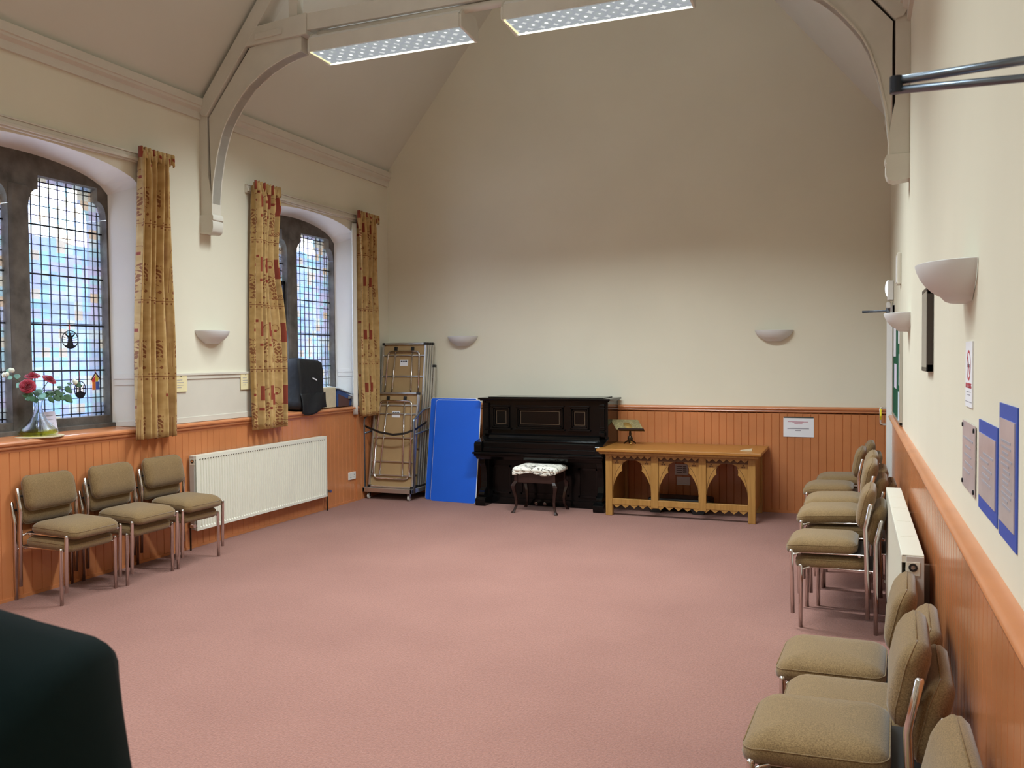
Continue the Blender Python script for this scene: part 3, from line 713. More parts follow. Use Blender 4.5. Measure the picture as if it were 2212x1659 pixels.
# ================================================================== radiators
def radiator(label, y0, y1, xf, xb, z0, z1, sgn):
    """front face plane xf facing sgn (+1 -> +x)"""
    t = thing('radiator', label, 'radiator', ((xf + xb) / 2, (y0 + y1) / 2, z0), 'white panel radiators')
    mb = MB(); N = int((y1 - y0 - .06) / .0333); dy = (y1 - y0 - .06) / N
    f = lambda d: xf - sgn * d
    # fluted front: flat margins top and bottom, vertical flutes between
    za, zb_ = z0 + .035, z1 - .045
    pts = [(y0, 0.0), (y0 + .03, 0.0)]
    for i in range(N):
        s0 = y0 + .03 + i * dy; pts += [(s0 + dy * .25, .0), (s0 + dy * .40, .009), (s0 + dy * .85, .009), (s0 + dy, .0)]
    pts += [(y1, 0.0)]
    for (a, d1), (b_, d2) in zip(pts, pts[1:]):
        mb.add([(f(d1), a, za), (f(d2), b_, za), (f(d2), b_, zb_), (f(d1), a, zb_)], [(0, 1, 2, 3)])
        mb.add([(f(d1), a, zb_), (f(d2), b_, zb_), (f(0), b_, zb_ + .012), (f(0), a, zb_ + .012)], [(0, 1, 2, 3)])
        mb.add([(f(d1), a, za), (f(d2), b_, za), (f(0), b_, za - .012), (f(0), a, za - .012)], [(0, 1, 2, 3)])
    mb.box(f(0), y0, zb_ + .012, f(.02), y1, z1 - .004); mb.box(f(0), y0, z0, f(.02), y1, za - .012)
    mb.box(f(.015), y0 + .004, z0 + .004, f(.03), y1 - .004, z1 - .01)
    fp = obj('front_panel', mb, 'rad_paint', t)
    fp.data.materials.append(M['flute_shade'])
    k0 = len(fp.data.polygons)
    for p in fp.data.polygons:      # shade at the head of every flute, painted dark on the pressed sheet
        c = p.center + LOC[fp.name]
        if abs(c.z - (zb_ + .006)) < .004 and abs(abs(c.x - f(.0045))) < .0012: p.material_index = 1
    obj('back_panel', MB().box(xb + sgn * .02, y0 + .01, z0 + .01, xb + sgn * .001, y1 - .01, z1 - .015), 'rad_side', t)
    top = MB(); top.box(f(.001), y0, z1 - .008, xb, y1, z1)
    tg = obj('top_grille', top, 'rad_paint', t, bevel=.002)
    for i in range(1, 5):
        yy = y0 + (y1 - y0) * i / 5
        obj('grille_joint', MB().box(f(.012), yy - .004, z1 - .001, xb + sgn * .012, yy + .004, z1 + .001), 'rad_paint', tg)
    for ye, e in ((y0, -1), (y1, 1)):
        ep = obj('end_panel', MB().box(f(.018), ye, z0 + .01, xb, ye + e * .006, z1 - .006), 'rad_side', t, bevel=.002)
        v = MB(); xm = (xf + xb) / 2; zz = z1 - .05
        v.loops([[(xm + r_ * math.cos(2 * PI * k / 16), ye + e * (.006 + dd), zz + r_ * math.sin(2 * PI * k / 16)) for k in range(16)] for r_, dd in ((.017, 0), (.017, .006), (.009, .006), (.009, .001))])
        obj('air_vent_plug', v, 'black_plastic', ep)
        v2 = MB(); v2.loops([[(xm + r_ * math.cos(2 * PI * k / 12), ye + e * (.006 + dd), zz + r_ * math.sin(2 * PI * k / 12)) for k in range(12)] for r_, dd in ((.008, 0), (.008, .005))])
        obj('plug_centre', v2, 'chrome', ep)
        vb = MB().box(xm - .026, ye + e * .006, zz - .035, xm + .026, ye + e * .009, zz + .022); obj('plug_cover', vb, 'rad_paint', ep, bevel=.003)
    # valve and pipe into the floor
    for ye, e in ((y0, -1), (y1, 1)):
        xm = (xf + xb) / 2; va = MB()
        va.tube([(xm, ye, z0 + .05), (xm, ye + e * .045, z0 + .05)], .012, 10); va.tube([(xm, ye + e * .045, z0 + .07), (xm, ye + e * .045, 0.0)], .008, 10)
        vo_ = obj('pipe', va, 'bronze_dark', t, smooth='auto')
        va2 = MB(); va2.tube([(xm + sgn * .01, ye + e * .045, z0 + .05), (xm + sgn * .05, ye + e * .045, z0 + .05)], .017, 14); obj('valve', va2, 'chrome', vo_, smooth='auto')
    br = MB()
    for q in (.15, .85): br.box(xb, y0 + (y1 - y0) * q - .015, z0 + .1, (XL + .012) if sgn > 0 else (XR - .015), y0 + (y1 - y0) * q + .015, z1 - .1)
    obj('bracket', br, 'rad_side', t)
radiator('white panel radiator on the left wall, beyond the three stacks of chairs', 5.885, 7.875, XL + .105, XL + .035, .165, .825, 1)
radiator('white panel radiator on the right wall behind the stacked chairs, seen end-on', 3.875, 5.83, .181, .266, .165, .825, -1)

# ================================================================== chairs
def cushion(mb, hx, hy, rings, r, place):
    """rings: list of (inset, w) ; place(x, y, w) -> point"""
    L = []
    for ins, w_ in rings:
        L.append([place(x, y, w_) for x, y in rrect(0, 0, hx - ins, hy - ins, max(.012, r - ins * .6), 6)])
    mb.loops(L)
def make_chair():
    t = thing('stacking_chair', 'stacking chair', 'chair', (0, 0, 0))
    st = MB()
    def ps(x, y, w_): return (x + .045, y, w_ - .006 - .020 * max(0, x - .10) / .1 + .004 * (1 - (y / .21) ** 2))
    cushion(st, .206, .212, [(.05, .370), (.016, .374), (.004, .388), (0, .405), (.003, .421), (.012, .435), (.030, .447), (.062, .455), (.11, .459), (.17, .460)], .060, ps)
    seat = obj('seat', st, 'fabric', t, smooth=True)
    pp = MB(); pts = [ps(x, y, .424) for x, y in rrect(0, 0, .2025, .2085, .06, 6)]; pp.tube(pts + [pts[0]], .0024, 6); obj('seat_piping', pp, 'fabric', seat, smooth=True)
    bk = MB()
    th = math.radians(13)
    def pb(x, y, w_):
        # x: up the back, y: across, w_: forward of the mid plane; bowed across the width
        h = x; bow = .018 * (y / .21) ** 2
        return (-.214 + (w_ + bow) * math.cos(th) - h * math.sin(th) - .010 * (h / .12) ** 2, y, .637 + h * math.cos(th) + w_ * math.sin(th))
    cushion(bk, .125, .212, [(.065, -.042), (.030, -.035), (.009, -.021), (0, -.003), (.004, .014), (.016, .029), (.040, .041), (.075, .047), (.105, .049)], .062, pb)
    back = obj('backrest', bk, 'fabric', t, smooth=True)
    pp = MB(); pts = [pb(x, y, .012) for x, y in rrect(0, 0, .1215, .2085, .060, 6)]; pp.tube(pts + [pts[0]], .0024, 6); obj('back_piping', pp, 'fabric', back, smooth=True)
    for s in (-1, 1):
        y = s * .232
        fl_ = MB(); fl_.tube([(.212, y, 0), (.214, y, .375), (.214, y, .383), (.214, y, .388)], [.0125, .0125, .0115, .007], 12); obj('leg', fl_, 'chrome', t, smooth=True)
        rl = MB(); rl.tube([(-.210, y, 0), (-.205, y, .49), (-.2045, y, .53), (-.207, y, .548), (-.212, y, .570), (-.235, y, .676), (-.2365, y, .683)], [.0125, .0125, .0125, .0125, .0125, .0125, .008], 12); obj('leg', rl, 'chrome', t, smooth=True)
    fm = MB()
    for s in (-1, 1):
        fm.tube([(-.206, s * .232, .350), (-.200, s * .205, .358), (-.19, s * .192, .366), (.16, s * .192, .366), (.19, s * .205, .358), (.214, s * .232, .350)], .0075, 8)
    fm.tube([(.17, -.195, .358), (.17, .195, .358)], .009, 8); fm.tube([(-.17, -.195, .358), (-.17, .195, .358)], .009, 8)
    obj('seat_frame', fm, 'chrome', t, smooth=True)
    obj('seat_board', MB().box(-.2, -.19, .362, .19, .19, .374), 'black_plastic', t)
    for s in (-1, 1): obj('back_bracket', MB().tube([(-.2245, s * .232, .625), (-.220, s * .19, .625)], .008, 8), 'black_plastic', t)
    return t
chair0 = make_chair(); used = [False]
def place_chair(x, y, rz, label, level, group, j=0.0):
    """level 0 stands on the carpet, higher levels sit stacked on the chair below, stepping forward"""
    fx = math.cos(rz); fy = math.sin(rz)
    loc = (x + fx * .045 * level, y + fy * .045 * level + j, .095 * level)
    if not used[0]:
        used[0] = True; chair0.location = loc; chair0.rotation_euler = (0, 0, rz); chair0['label'] = label; o = chair0
    else: o = dup(chair0, loc, rz, label)
    o.rotation_euler[1] = math.radians(1.1) * level
    o['group'] = group; o['category'] = 'chair'; return o
LEV = {1: ['only'], 2: ['lower', 'upper'], 3: ['bottom', 'middle', 'top']}
def stack(x, y, rz, n, where, group, jit=(0, 0, 0)):
    for k in range(n):
        lab = ('single olive-tan chair ' if n == 1 else '%s olive-tan chair of the stack ' % LEV[n][k]) + where
        place_chair(x, y, rz, lab, k, group, jit[k])
GL, GR = 'stacking chairs along the left wall', 'stacking chairs along the right wall'
stack(-5.205, 4.435, 0.02, 2, 'under the rose-vase window, nearest the camera', GL)
stack(-5.195, 4.985, 0.03, 2, 'under the rose-vase window, middle of three', GL)
stack(-5.205, 5.520, 0.0, 2, 'beside the left radiator', GL)
stack(-.085, 5.68, PI - .03, 2, 'by the far half of the right radiator', GR, (0, -.03, 0))
stack(-.005, 6.19, PI - .02, 3, 'just past the far end of the right radiator', GR, (0, -.03, -.04))
stack(.010, 6.69, PI, 3, 'second past the far end of the right radiator', GR, (0, -.02, -.02))
stack(-.115, 7.97, PI - .02, 2, 'by the noticeboard, second from the far door', GR)
stack(-.035, 8.58, PI, 2, 'next to the far white door', GR)
stack(-.038, 3.72, PI - .05, 1, 'at the near end of the right radiator', GR)
stack(.006, 3.235, PI - .04, 1, 'squeezed between two others at lower right', GR)
stack(-.004, 2.760, PI - .04, 2, 'at the bottom right with the largest seat in view', GR)
stack(.002, 2.19, PI, 1, 'at the bottom right corner, only its back in frame', GR)

# ================================================================== far end: folded tables on a trolley
TX0, TX1 = -5.385, -4.785
tr = thing('table_trolley', 'low steel trolley on castors holding upright folded tables in the corner', 'trolley', (-5.1, 9.0, 0))
bs = MB()
bx0, bx1, by0, by1 = -5.425, -4.765, 8.73, 9.36
for a in ((bx0, by0, bx1, by0 + .03), (bx0, by1 - .03, bx1, by1), (bx0, by0, bx0 + .03, by1), (bx1 - .03, by0, bx1, by1)): bs.box(a[0], a[1], .085, a[2], a[3], .140)
bs.box(bx0 + .03, by0 + .03, .09, bx1 - .03, by1 - .03, .115)
obj('base_frame', bs, 'aluminium', tr, bevel=.006)
obj('rubber_mat', MB().box(bx0 + .02, by0 + .012, .115, bx1 - .02, by1 - .02, .130), 'black_plastic', tr)
for cx_, cy_ in ((bx0 + .06, by0 + .05), (bx1 - .06, by0 + .05), (bx0 + .06, by1 - .06), (bx1 - .06, by1 - .06)):
    ca = MB()
    for q in (-.016, .014): ca.box(cx_ + q, cy_ - .012, .03, cx_ + q + .003, cy_ + .018, .085)
    ca.box(cx_ - .02, cy_ - .015, .078, cx_ + .02, cy_ + .025, .086)
    co = obj('caster', ca, 'chrome', tr)
    wh = MB(); wh.loops([[(cx_ + dx, cy_ + r_ * math.cos(2 * PI * k / 20), .033 + r_ * math.sin(2 * PI * k / 20)) for k in range(20)] for r_, dx in ((.026, -.013), (.033, -.009), (.033, .009), (.026, .013))])
    obj('wheel', wh, 'rad_side', co, smooth='auto')
for sx, nm in ((bx1 + .006, 'r'), (bx0 - .004, 'l')):
    hd = MB(); hd.tube([(sx, 8.79, .09), (sx, 8.79, .92), (sx, 8.80, .95), (sx, 9.0, 1.04), (sx, 9.04, 1.05), (sx, 9.33, 1.075)], .013, 10)
    hd.tube([(sx, 8.79, .775), (sx, 9.33, .82)], .011, 10); hd.tube([(sx, 9.33, 1.075), (sx, 9.33, .10)], .013, 10)
    o = obj('side_rail', hd, 'steel_blue', tr, smooth=True)
stp = MB(); SP = [(bx0 - .006, 9.02, .93), (bx0 - .006, 8.82, .86), (-5.36, 8.775, .845), (-5.2, 8.765, .795), (-5.02, 8.765, .77), (-4.88, 8.775, .785), (bx1 + .012, 8.80, .83), (bx1 + .012, 9.1, .90)]
for a, b_ in zip(SP, SP[1:]): stp.add([(a[0], a[1], a[2] - .013), (b_[0], b_[1], b_[2] - .013), (b_[0], b_[1], b_[2] + .013), (a[0], a[1], a[2] + .013)], [(0, 1, 2, 3)])
obj('strap', stp, 'black_plastic', tr, solid=.003)

def make_table(L, label, loc, lean, rz=0.0):
    """stands on its end: local x across, z up, underside facing -y"""
    t = thing('folding_table', label, 'folding table', (0, 0, 0), 'folding tables stacked on the trolley')
    Wd = .60; h = Wd / 2
    obj('tabletop', MB().box(-h + .01, -.002, .01, h - .01, .010, L - .01), 'hardboard', t)
    fr = MB(); fr.box(-h, -.026, 0, -h + .022, .012, L); fr.box(h - .022, -.026, 0, h, .012, L); fr.box(-h, -.026, 0, h, .012, .022); fr.box(-h, -.026, L - .024, h, .012, L)
    fo = obj('edge_frame', fr, 'aluminium', t, bevel=.003)
    for sx in (-1, 1):
        for zz in (0, L - .03): obj('corner_cap', MB().box(sx * h - sx * .034, -.0275, zz + (.0), sx * (h + .0015), .0135, zz + .031), 'black_plastic', fo)
    nseg = 4 if L > 1.3 else 4
    for zc in [L * i / nseg + .02 for i in range(1, nseg)] + [L - .16, .145]:
        obj('cross_rail', MB().box(-h + .02, -.016, zc, h - .02, -.004, zc + .014), 'aluminium', t)
    def leg(z0, z1, w0, w1):
        mb = MB(); y = -.024; r_ = .05
        P = [(-w0, y, z0)] + [(-w1, y, z1 - r_)] + [(-w1 + r_ * (1 - math.cos(a)), y, z1 - r_ + r_ * math.sin(a)) for a in (PI / 6, PI / 3, PI / 2)]
        Q = [(-x, yy, zz) for x, yy, zz in reversed(P)]
        mb.tube(P + Q, .0105, 10); lo = obj('leg_frame', mb, 'chrome', t, smooth=True)
        b2 = MB()
        for sx in (-1, 1): b2.tube([(sx * (w1 - .10), y, z1 - .004 * 0 - .012), (sx * (w0 - .10), y - .002, z0)], .009, 8)
        obj('stay', b2, 'chrome', lo, smooth=True)
        b3 = MB()
        for sx in (-1, 1): b3.box(sx * (w1 - .10) - .016, -.028, z1 - .008 if z1 > z0 else z1 - .05, sx * (w1 - .10) + .016, -.004, z1 + .055 if z1 > z0 else z1 + .01)
        obj('hinge_block', b3, 'black_plastic', lo)
    if L > 1.3:
        leg(.55 * L, L - .105, .235, .215); leg(.52 * L, .34, .235, .215)
    else:
        leg(.12 + .02, L - .105, .255, .215)
        mb = MB(); y = -.020; r_ = .06
        P = [(-.235, y, .80)] + [(-.235, y, .11 + r_)] + [(-.235 + r_ * (1 - math.cos(a)), y, .11 + r_ - r_ * math.sin(a)) for a in (PI / 6, PI / 3, PI / 2)]
        mb.tube(P + [(-x, yy, zz) for x, yy, zz in reversed(P)], .0105, 10); obj('leg_frame', mb, 'chrome', t, smooth=True)
    lb = MB(); zz = L - .28 if L > 1.3 else L - .30; lb.box(-.055, -.0045, zz, .055, -.002, zz + .075)
    lo = obj('maker_label', lb, 'paper', t)
    lk = MB()
    for x0, x1, z_ in ((-.045, -.02, .046), (-.015, .010, .046), (.014, .042, .046)): lk.box(x0, -.0052, zz + z_, x1, -.0044, zz + z_ + .016)
    obj('label_print', lk, 'ink', lo)
    t.location = loc; t.rotation_euler = (-lean, 0, rz)
    return t
tall = make_table(1.735, 'tall folded table with brown underside, frontmost of the tall ones on the trolley', (-5.085, 8.955, .131), math.radians(8.2))
ords = ['second tall folded table behind the front one, seen as a metal edge', 'third tall folded table in the row, seen as a metal edge', 'rearmost tall folded table in the row, seen as a metal edge by the wall']
for i in range(3): dup(tall, (-5.085 + .004 * (i + 1), 8.955 + .051 * (i + 1), .131), 0.0, ords[i])
make_table(1.14, 'short folded table with brown underside standing in front of the tall ones', (-5.085, 8.815, .131), math.radians(9.4))
make_table(1.46, 'medium folded table nearest the wall, its black corner cap showing at right', (-5.05, 9.165, .131), math.radians(7.6))

# ---- blue boards leaning by the piano
def board(label, x0, x1, yb, lean, H_):
    t = thing('display_board', label, 'display board', ((x0 + x1) / 2, yb, 0), 'blue folding display panels')
    c = (x0 + x1) / 2; h = (x1 - x0) / 2; k = .018
    poly = [(c - h + k, .0), (c + h - k, .0), (c + h, k), (c + h, H_ - k), (c + h - k, H_), (c - h + k, H_), (c - h, H_ - k), (c - h, k)]
    a = obj('blue_face', MB().prism(poly, 'y', yb - .012, yb - .004), 'blue_board', t)
    e = MB()
    for p, q in zip(poly, poly[1:] + poly[:1]):
        e.tube([(p[0], yb - .004, p[1]), (q[0], yb - .004, q[1])], .0065, 6)
    obj('white_edging', e, 'paper', t)
    obj('backing', MB().prism(poly, 'y', yb - .004, yb + .012), 'dark_edge', t)
    t.rotation_euler = (-lean, 0, math.radians(-3.5)); return t
board('bright blue board with white edging leaning in front, between trolley and piano', -4.60, -4.01, 8.875, math.radians(8), 1.178)
board('second blue board leaning just behind the front one', -4.705, -4.09, 8.945, math.radians(8), 1.195)

# ================================================================== piano
px0, px1 = -3.955, -2.475
pn = thing('upright_piano', 'old black upright piano with three gilt-lined panels against the far wall', 'piano', ((px0 + px1) / 2, 9.1, 0))
yf = 8.955; ybk = 9.375
cs = MB(); cs.box(px0, yf - .01, 0, px0 + .035, ybk, 1.175); cs.box(px1 - .035, yf - .01, 0, px1, ybk, 1.175); cs.box(px0 + .02, ybk - .03, .02, px1 - .02, ybk, 1.16)
obj('case', cs, 'black_lacquer', pn, bevel=.004)
ld = MB(); ld.box(px0 - .035, yf - .055, 1.187, px1 + .035, ybk + .01, 1.207); ld.box(px0 - .02, yf - .035, 1.172, px1 + .02, ybk + .005, 1.187); ld.box(px0 + .06, yf + .02, 1.207, px1 - .06, ybk - .02, 1.216)
obj('lid', ld, 'black_lacquer', pn, bevel=.006, segs=3)
ub = MB(); ub.box(px0 + .03, yf + .0, .79, px1 - .03, yf + .03, 1.175)
upb = obj('upper_panel', ub, 'black_lacquer', pn)
for a0, a1 in ((-3.83, -3.62), (-3.535, -2.985), (-2.90, -2.69)):
    fm = MB(); z0_, z1_ = .868, 1.105
    for o_, d in ((0, .022), (.018, .014)):
        for bx in ((a0 + o_, z1_ - o_ - .016, a1 - o_, z1_ - o_), (a0 + o_, z0_ + o_, a1 - o_, z0_ + o_ + .016), (a0 + o_, z0_ + o_, a0 + o_ + .016, z1_ - o_), (a1 - o_ - .016, z0_ + o_, a1 - o_, z1_ - o_)):
            fm.box(bx[0], yf - d, bx[1], bx[2], yf + .01, bx[3])
    fm.box(a0 - .02, yf - .03, z0_ - .022, a1 + .02, yf + .01, z0_ - .004); fm.box(a0 - .012, yf - .022, z1_ + .004, a1 + .012, yf + .01, z1_ + .018)
    po = obj('panel_moulding', fm, 'black_lacquer', upb, bevel=.003)
    gm = MB(); i0, i1, j0, j1 = a0 + .045, a1 - .045, z0_ + .045, z1_ - .045; w_ = .0038
    for bx in ((i0, j1 - w_, i1, j1), (i0, j0, i1, j0 + w_), (i0, j0, i0 + w_, j1), (i1 - w_, j0, i1, j1)): gm.box(bx[0], yf - .002, bx[1], bx[2], yf + .004, bx[3])
    obj('gilt_line', gm, 'gilt', upb)
# pilasters at the ends of the upper front
for a in (px0 + .035, px1 - .085):
    pl_ = MB(); pl_.box(a, yf - .028, .86, a + .05, yf + .01, 1.15)
    for zz in (.845, .865, .885, 1.10, 1.125): pl_.box(a - .005, yf - .036, zz, a + .055, yf + .01, zz + .010)
    pl_.box(a - .005, yf - .05, .80, a + .055, yf + .01, .84)
    obj('pilaster', pl_, 'black_lacquer', pn, bevel=.003)
# keyboard fall with rolled front
kx0, kx1 = px0 - .005, px1 + .005
kf = 8.70
fall = MB(); fall.prism([(yf + .01, .80), (yf - .012, .80), (yf - .03, .785), (yf - .035, .765), (yf - .04, .752), (8.80, .738), (8.765, .728), (8.755, .715), (8.755, .66), (yf + .01, .66)], 'x', px0 + .09, px1 - .09)
obj('key_fall', fall, 'black_lacquer', pn, bevel=.003)
rim = MB(); rim.box(px0 + .10, 8.75, .690, px1 - .10, 8.757, .697); rim.box(px0 + .10, 8.77, .735, px1 - .10, 8.92, .742)
obj('fall_edge', rim, 'black_lacquer', pn)
for a in (kx0, px1 - .085):
    ck = MB(); ck.prism([(yf + .02, .60), (kf + .02, .60), (kf + .01, .62), (kf + .01, .70), (kf + .03, .722), (kf + .10, .735), (yf - .02, .765), (yf + .02, .80)], 'x', a, a + .09)
    obj('key_cheek', ck, 'black_lacquer', pn, bevel=.006)
kb = MB(); kb.box(kx0 - .012, kf - .012, .588, kx1 + .012, yf + .02, .612); kb.box(kx0, kf + .004, .565, kx1, yf + .02, .588); kb.prism([(kf + .02, .565), (kf + .06, .525), (yf, .525), (yf, .565)], 'x', kx0 + .01, kx1 - .01)
kb.box(px0 + .09, 8.745, .612, px1 - .09, 8.77, .66)
obj('key_bed', kb, 'black_lacquer', pn, bevel=.005)
lb = MB(); lb.box(px0 + .03, yf + .02, .06, px1 - .03, yf + .05, .53); obj('lower_panel', lb, 'black_lacquer_panel', pn)
lm = MB()
for a0, a1 in ((-3.84, -3.62), (-3.5, -2.93), (-2.82, -2.6)):
    for bx in ((a0, .42, a1, .44), (a0, .12, a1, .14), (a0, .12, a0 + .02, .44), (a1 - .02, .12, a1, .44)): lm.box(bx[0], yf + .008, bx[1], bx[2], yf + .025, bx[3])
obj('lower_moulding', lm, 'black_lacquer', pn)
pb_ = MB(); pb_.box(px0 + .02, yf - .005, 0, px1 - .02, yf + .06, .075); obj('plinth', pb_, 'black_lacquer', pn)
for a in (px0 + .005, px1 - .105):
    lg = MB(); w0 = a; w1 = a + .10
    lg.prism([(8.745, 0), (8.735, .03), (8.735, .075), (8.77, .10), (8.80, .10), (yf + .02, .10), (yf + .02, 0)], 'x', w0 - .01, w1 + .01)   # toe block
    cons = [(8.80, .53), (8.80, .47), (8.83, .43), (8.845, .36), (8.85, .26), (8.838, .20), (8.80, .165), (8.775, .15), (8.768, .125), (8.78, .10), (8.87, .10), (8.895, .16), (8.90, .26), (8.895, .38), (8.89, .44), (8.89, .53)]
    lg.prism(cons, 'x', w0 + .015, w1 - .015)
    obj('console_leg', lg, 'black_lacquer', pn, bevel=.004)
for xx in (-3.27, -3.17):
    pd = MB(); pd.box(xx - .018, 8.86, .045, xx + .018, 8.975, .058); pd.tube([(xx, 8.865, .052), (xx, 8.84, .045)], .02, 8); obj('pedal', pd, 'chrome', pn, bevel=.003)

# ---- piano stool
st = thing('piano_stool', 'dark mahogany piano stool with cabriole legs and cream brush-patterned seat', 'stool', (-3.15, 8.66, 0))
sx0, sx1, sy0, sy1 = -3.385, -2.92, 8.475, 8.845
obj('seat_box', MB().box(sx0 + .012, sy0 + .012, .325, sx1 - .012, sy1 - .012, .432), 'dark_mahogany', st, bevel=.004)
for lx, ly, ox, oy in ((sx0, sy0, -1, -1), (sx1, sy0, 1, -1), (sx0, sy1, -1, 1), (sx1, sy1, 1, 1)):
    P = []
    for z, o_, w_ in ((.43, -.012, .018), (.34, -.012, .019), (.315, .004, .022), (.29, .014, .022), (.26, .012, .0185), (.20, -.002, .0155), (.13, -.012, .0135), (.07, -.008, .0125), (.03, .006, .0125), (.008, .020, .017), (0, .022, .017)):
        cx_, cy_ = lx + ox * (o_ - .008), ly + oy * (o_ - .008); P.append([(cx_ + a * w_, cy_ + b_ * w_, z) for a, b_ in ((-1, -1), (1, -1), (1, 1), (-1, 1))])
    obj('leg', MB().loops(P), 'dark_mahogany', st, bevel=.003)
cu = MB(); Lp = []
for ins, z in ((.02, .432), (.0, .436), (-.012, .452), (-.010, .470), (.004, .486), (.03, .497), (.08, .503), (.14, .505)):
    Lp.append([(x, y, z + .006 * math.sin(x * 31 + y * 17) * (1 if z < .46 else .4)) for x, y in rrect((sx0 + sx1) / 2, (sy0 + sy1) / 2, (sx1 - sx0) / 2 - ins + .012, (sy1 - sy0) / 2 - ins + .012, .05, 6)])
cu.loops(Lp); obj('cushion', cu, 'stool_cloth', st, smooth=True)
fr_ = MB()
def skirt(u_, v_):
    x = sx0 - .015 + (sx1 - sx0 + .03) * u_; sag = .020 + .028 * (.5 + .5 * math.sin(u_ * 9 + 1.2))
    return (x, sy0 - .016 - .004 * math.sin(u_ * 40), .455 - v_ * sag)
fr_.grid(skirt, 40, 4); obj('cloth_edge', fr_, 'stool_cloth', st, smooth=True, solid=.002)

# ================================================================== carved gothic table
ax0, ax1, ay0, ay1 = -2.425, -.905, 8.655, 9.36
al = thing('communion_table', 'carved oak table with three trefoil arches and zigzag edging, right of the piano', 'table', ((ax0 + ax1) / 2, 9.0, 0))
tp = MB(); tp.prism([(-2.505, .674), (-.845, .674), (-.845, .706), (-2.505, .706)], 'y', 8.585, 9.385)
to = obj('tabletop', tp, 'oak_top', al, bevel=.006)
cv = MB(); cv.prism([(-2.475, .648), (-.875, .648), (-.86, .674), (-2.49, .674)], 'y', 8.605, 9.37); obj('top_moulding', cv, 'oak', al, bevel=.005)
for lx in (ax0, ax1 - .072):
    for ly in (ay0, ay1 - .075):
        obj('leg', MB().box(lx, ly, 0, lx + .072, ly + .07, .65), 'oak', al, bevel=.006)
inn = (ax0 + .072, ax1 - .072); third = (inn[1] - inn[0] - 2 * .075) / 3
bays = [(inn[0] + i * (third + .075), inn[0] + i * (third + .075) + third) for i in range(3)]
for i in range(2):
    obj('mullion_post', MB().box(bays[i][1], ay0 + .004, .10, bays[i][1] + .075, ay0 + .06, .65), 'oak', al, bevel=.004)
def bays_spandrel(b0, b1):
    w_ = (b1 - b0) / 2; c_ = (b0 + b1) / 2; zt = .615; zs = .345
    half = [(w_ - .004, .262), (w_ - .006, .285), (w_ * .92, .338), (w_ * .79, .400), (w_ * .62, .454), (w_ * .50, .474), (w_ * .53, .494), (w_ * .52, .525), (w_ * .45, .553), (w_ * .32, .575), (w_ * .16, .588), (.012, .597), (.010, zt)]
    L_ = [(c_ - x, z) for x, z in half]; R_ = [(c_ + x, z) for x, z in half]
    a = L_ + [(b0, zt), (b0, .262)]; b_ = [(b1, .262), (b1, zt)] + list(reversed(R_))
    for pl_ in (a, b_):
        obj('arch_spandrel', MB().prism(pl_, 'y', ay0 + .020, ay0 + .044), 'oak', al, bevel=.002)
    # incised pointed arch line and drilled trefoils
    ln = MB()
    for sg in (-1, 1):
        pts = [(c_ + sg * w_ * q * .97, ay0 + .0205, .290 + .305 * math.sqrt(max(0, 1 - q ** 1.9))) for q in (1, .96, .9, .8, .7, .6, .5, .42)]
        ln.tube(pts, .0022, 6)
    obj('carved_line', ln, 'oak_dark', al)
    tf = MB()
    for sg in (-1, 1):
        cx_, cz_ = c_ + sg * (w_ - .048), .560
        for a_ in (90, 210, 330):
            xx, zz = cx_ + .012 * math.cos(math.radians(a_)), cz_ + .012 * math.sin(math.radians(a_))
            tf.loops([[(xx + .0085 * math.cos(2 * PI * k / 10), y_, zz + .0085 * math.sin(2 * PI * k / 10)) for k in range(10)] for y_ in (ay0 + .0185, ay0 + .022)])
    obj('trefoil_piercing', tf, 'oak_dark', al)
for b0, b1 in bays: bays_spandrel(b0, b1)
def zig(x0, x1, zt, zh, nz_, y0, y1, up=True):
    mb = MB(); p = (x1 - x0) / nz_; pts = [(x0, zt), ]
    for i in range(nz_): pts += [(x0 + i * p + p / 2, zt - zh), (x0 + (i + 1) * p, zt)]
    mb.prism([(x0, zt + .022)] + pts + [(x1, zt + .022)], 'y', y0, y1); return mb
obj('zigzag_frieze', zig(ax0 + .0, ax1 - .0, .632, .030, 22, ay0 - .012, ay0 + .002), 'oak', al)
obj('frieze_back', MB().box(ax0 + .05, ay0 + .014, .585, ax1 - .05, ay0 + .03, .65), 'oak_dark', al)
lr = MB(); lr.box(inn[0], ay0 + .008, .118, inn[1], ay0 + .05, .180); obj('lower_rail', lr, 'oak', al, bevel=.003)
obj('zigzag_rail', zig(inn[0], inn[1], .120, .036, 15, ay0 + .012, ay0 + .037), 'oak', al)
for lx in (ax0 + .015, ax1 - .045):
    sr = MB(); sr.box(lx, ay0 + .06, .10, lx + .03, ay1 - .06, .65)
    obj('side_panel', sr, 'oak', al)
obj('back_rail', MB().box(ax0 + .07, ay1 - .05, .56, ax1 - .07, ay1 - .015, .65), 'oak', al)
obj('foot_rail', MB().box(ax0 + .07, ay1 - .05, .04, ax1 - .07, ay1 - .03, .07), 'oak', al)

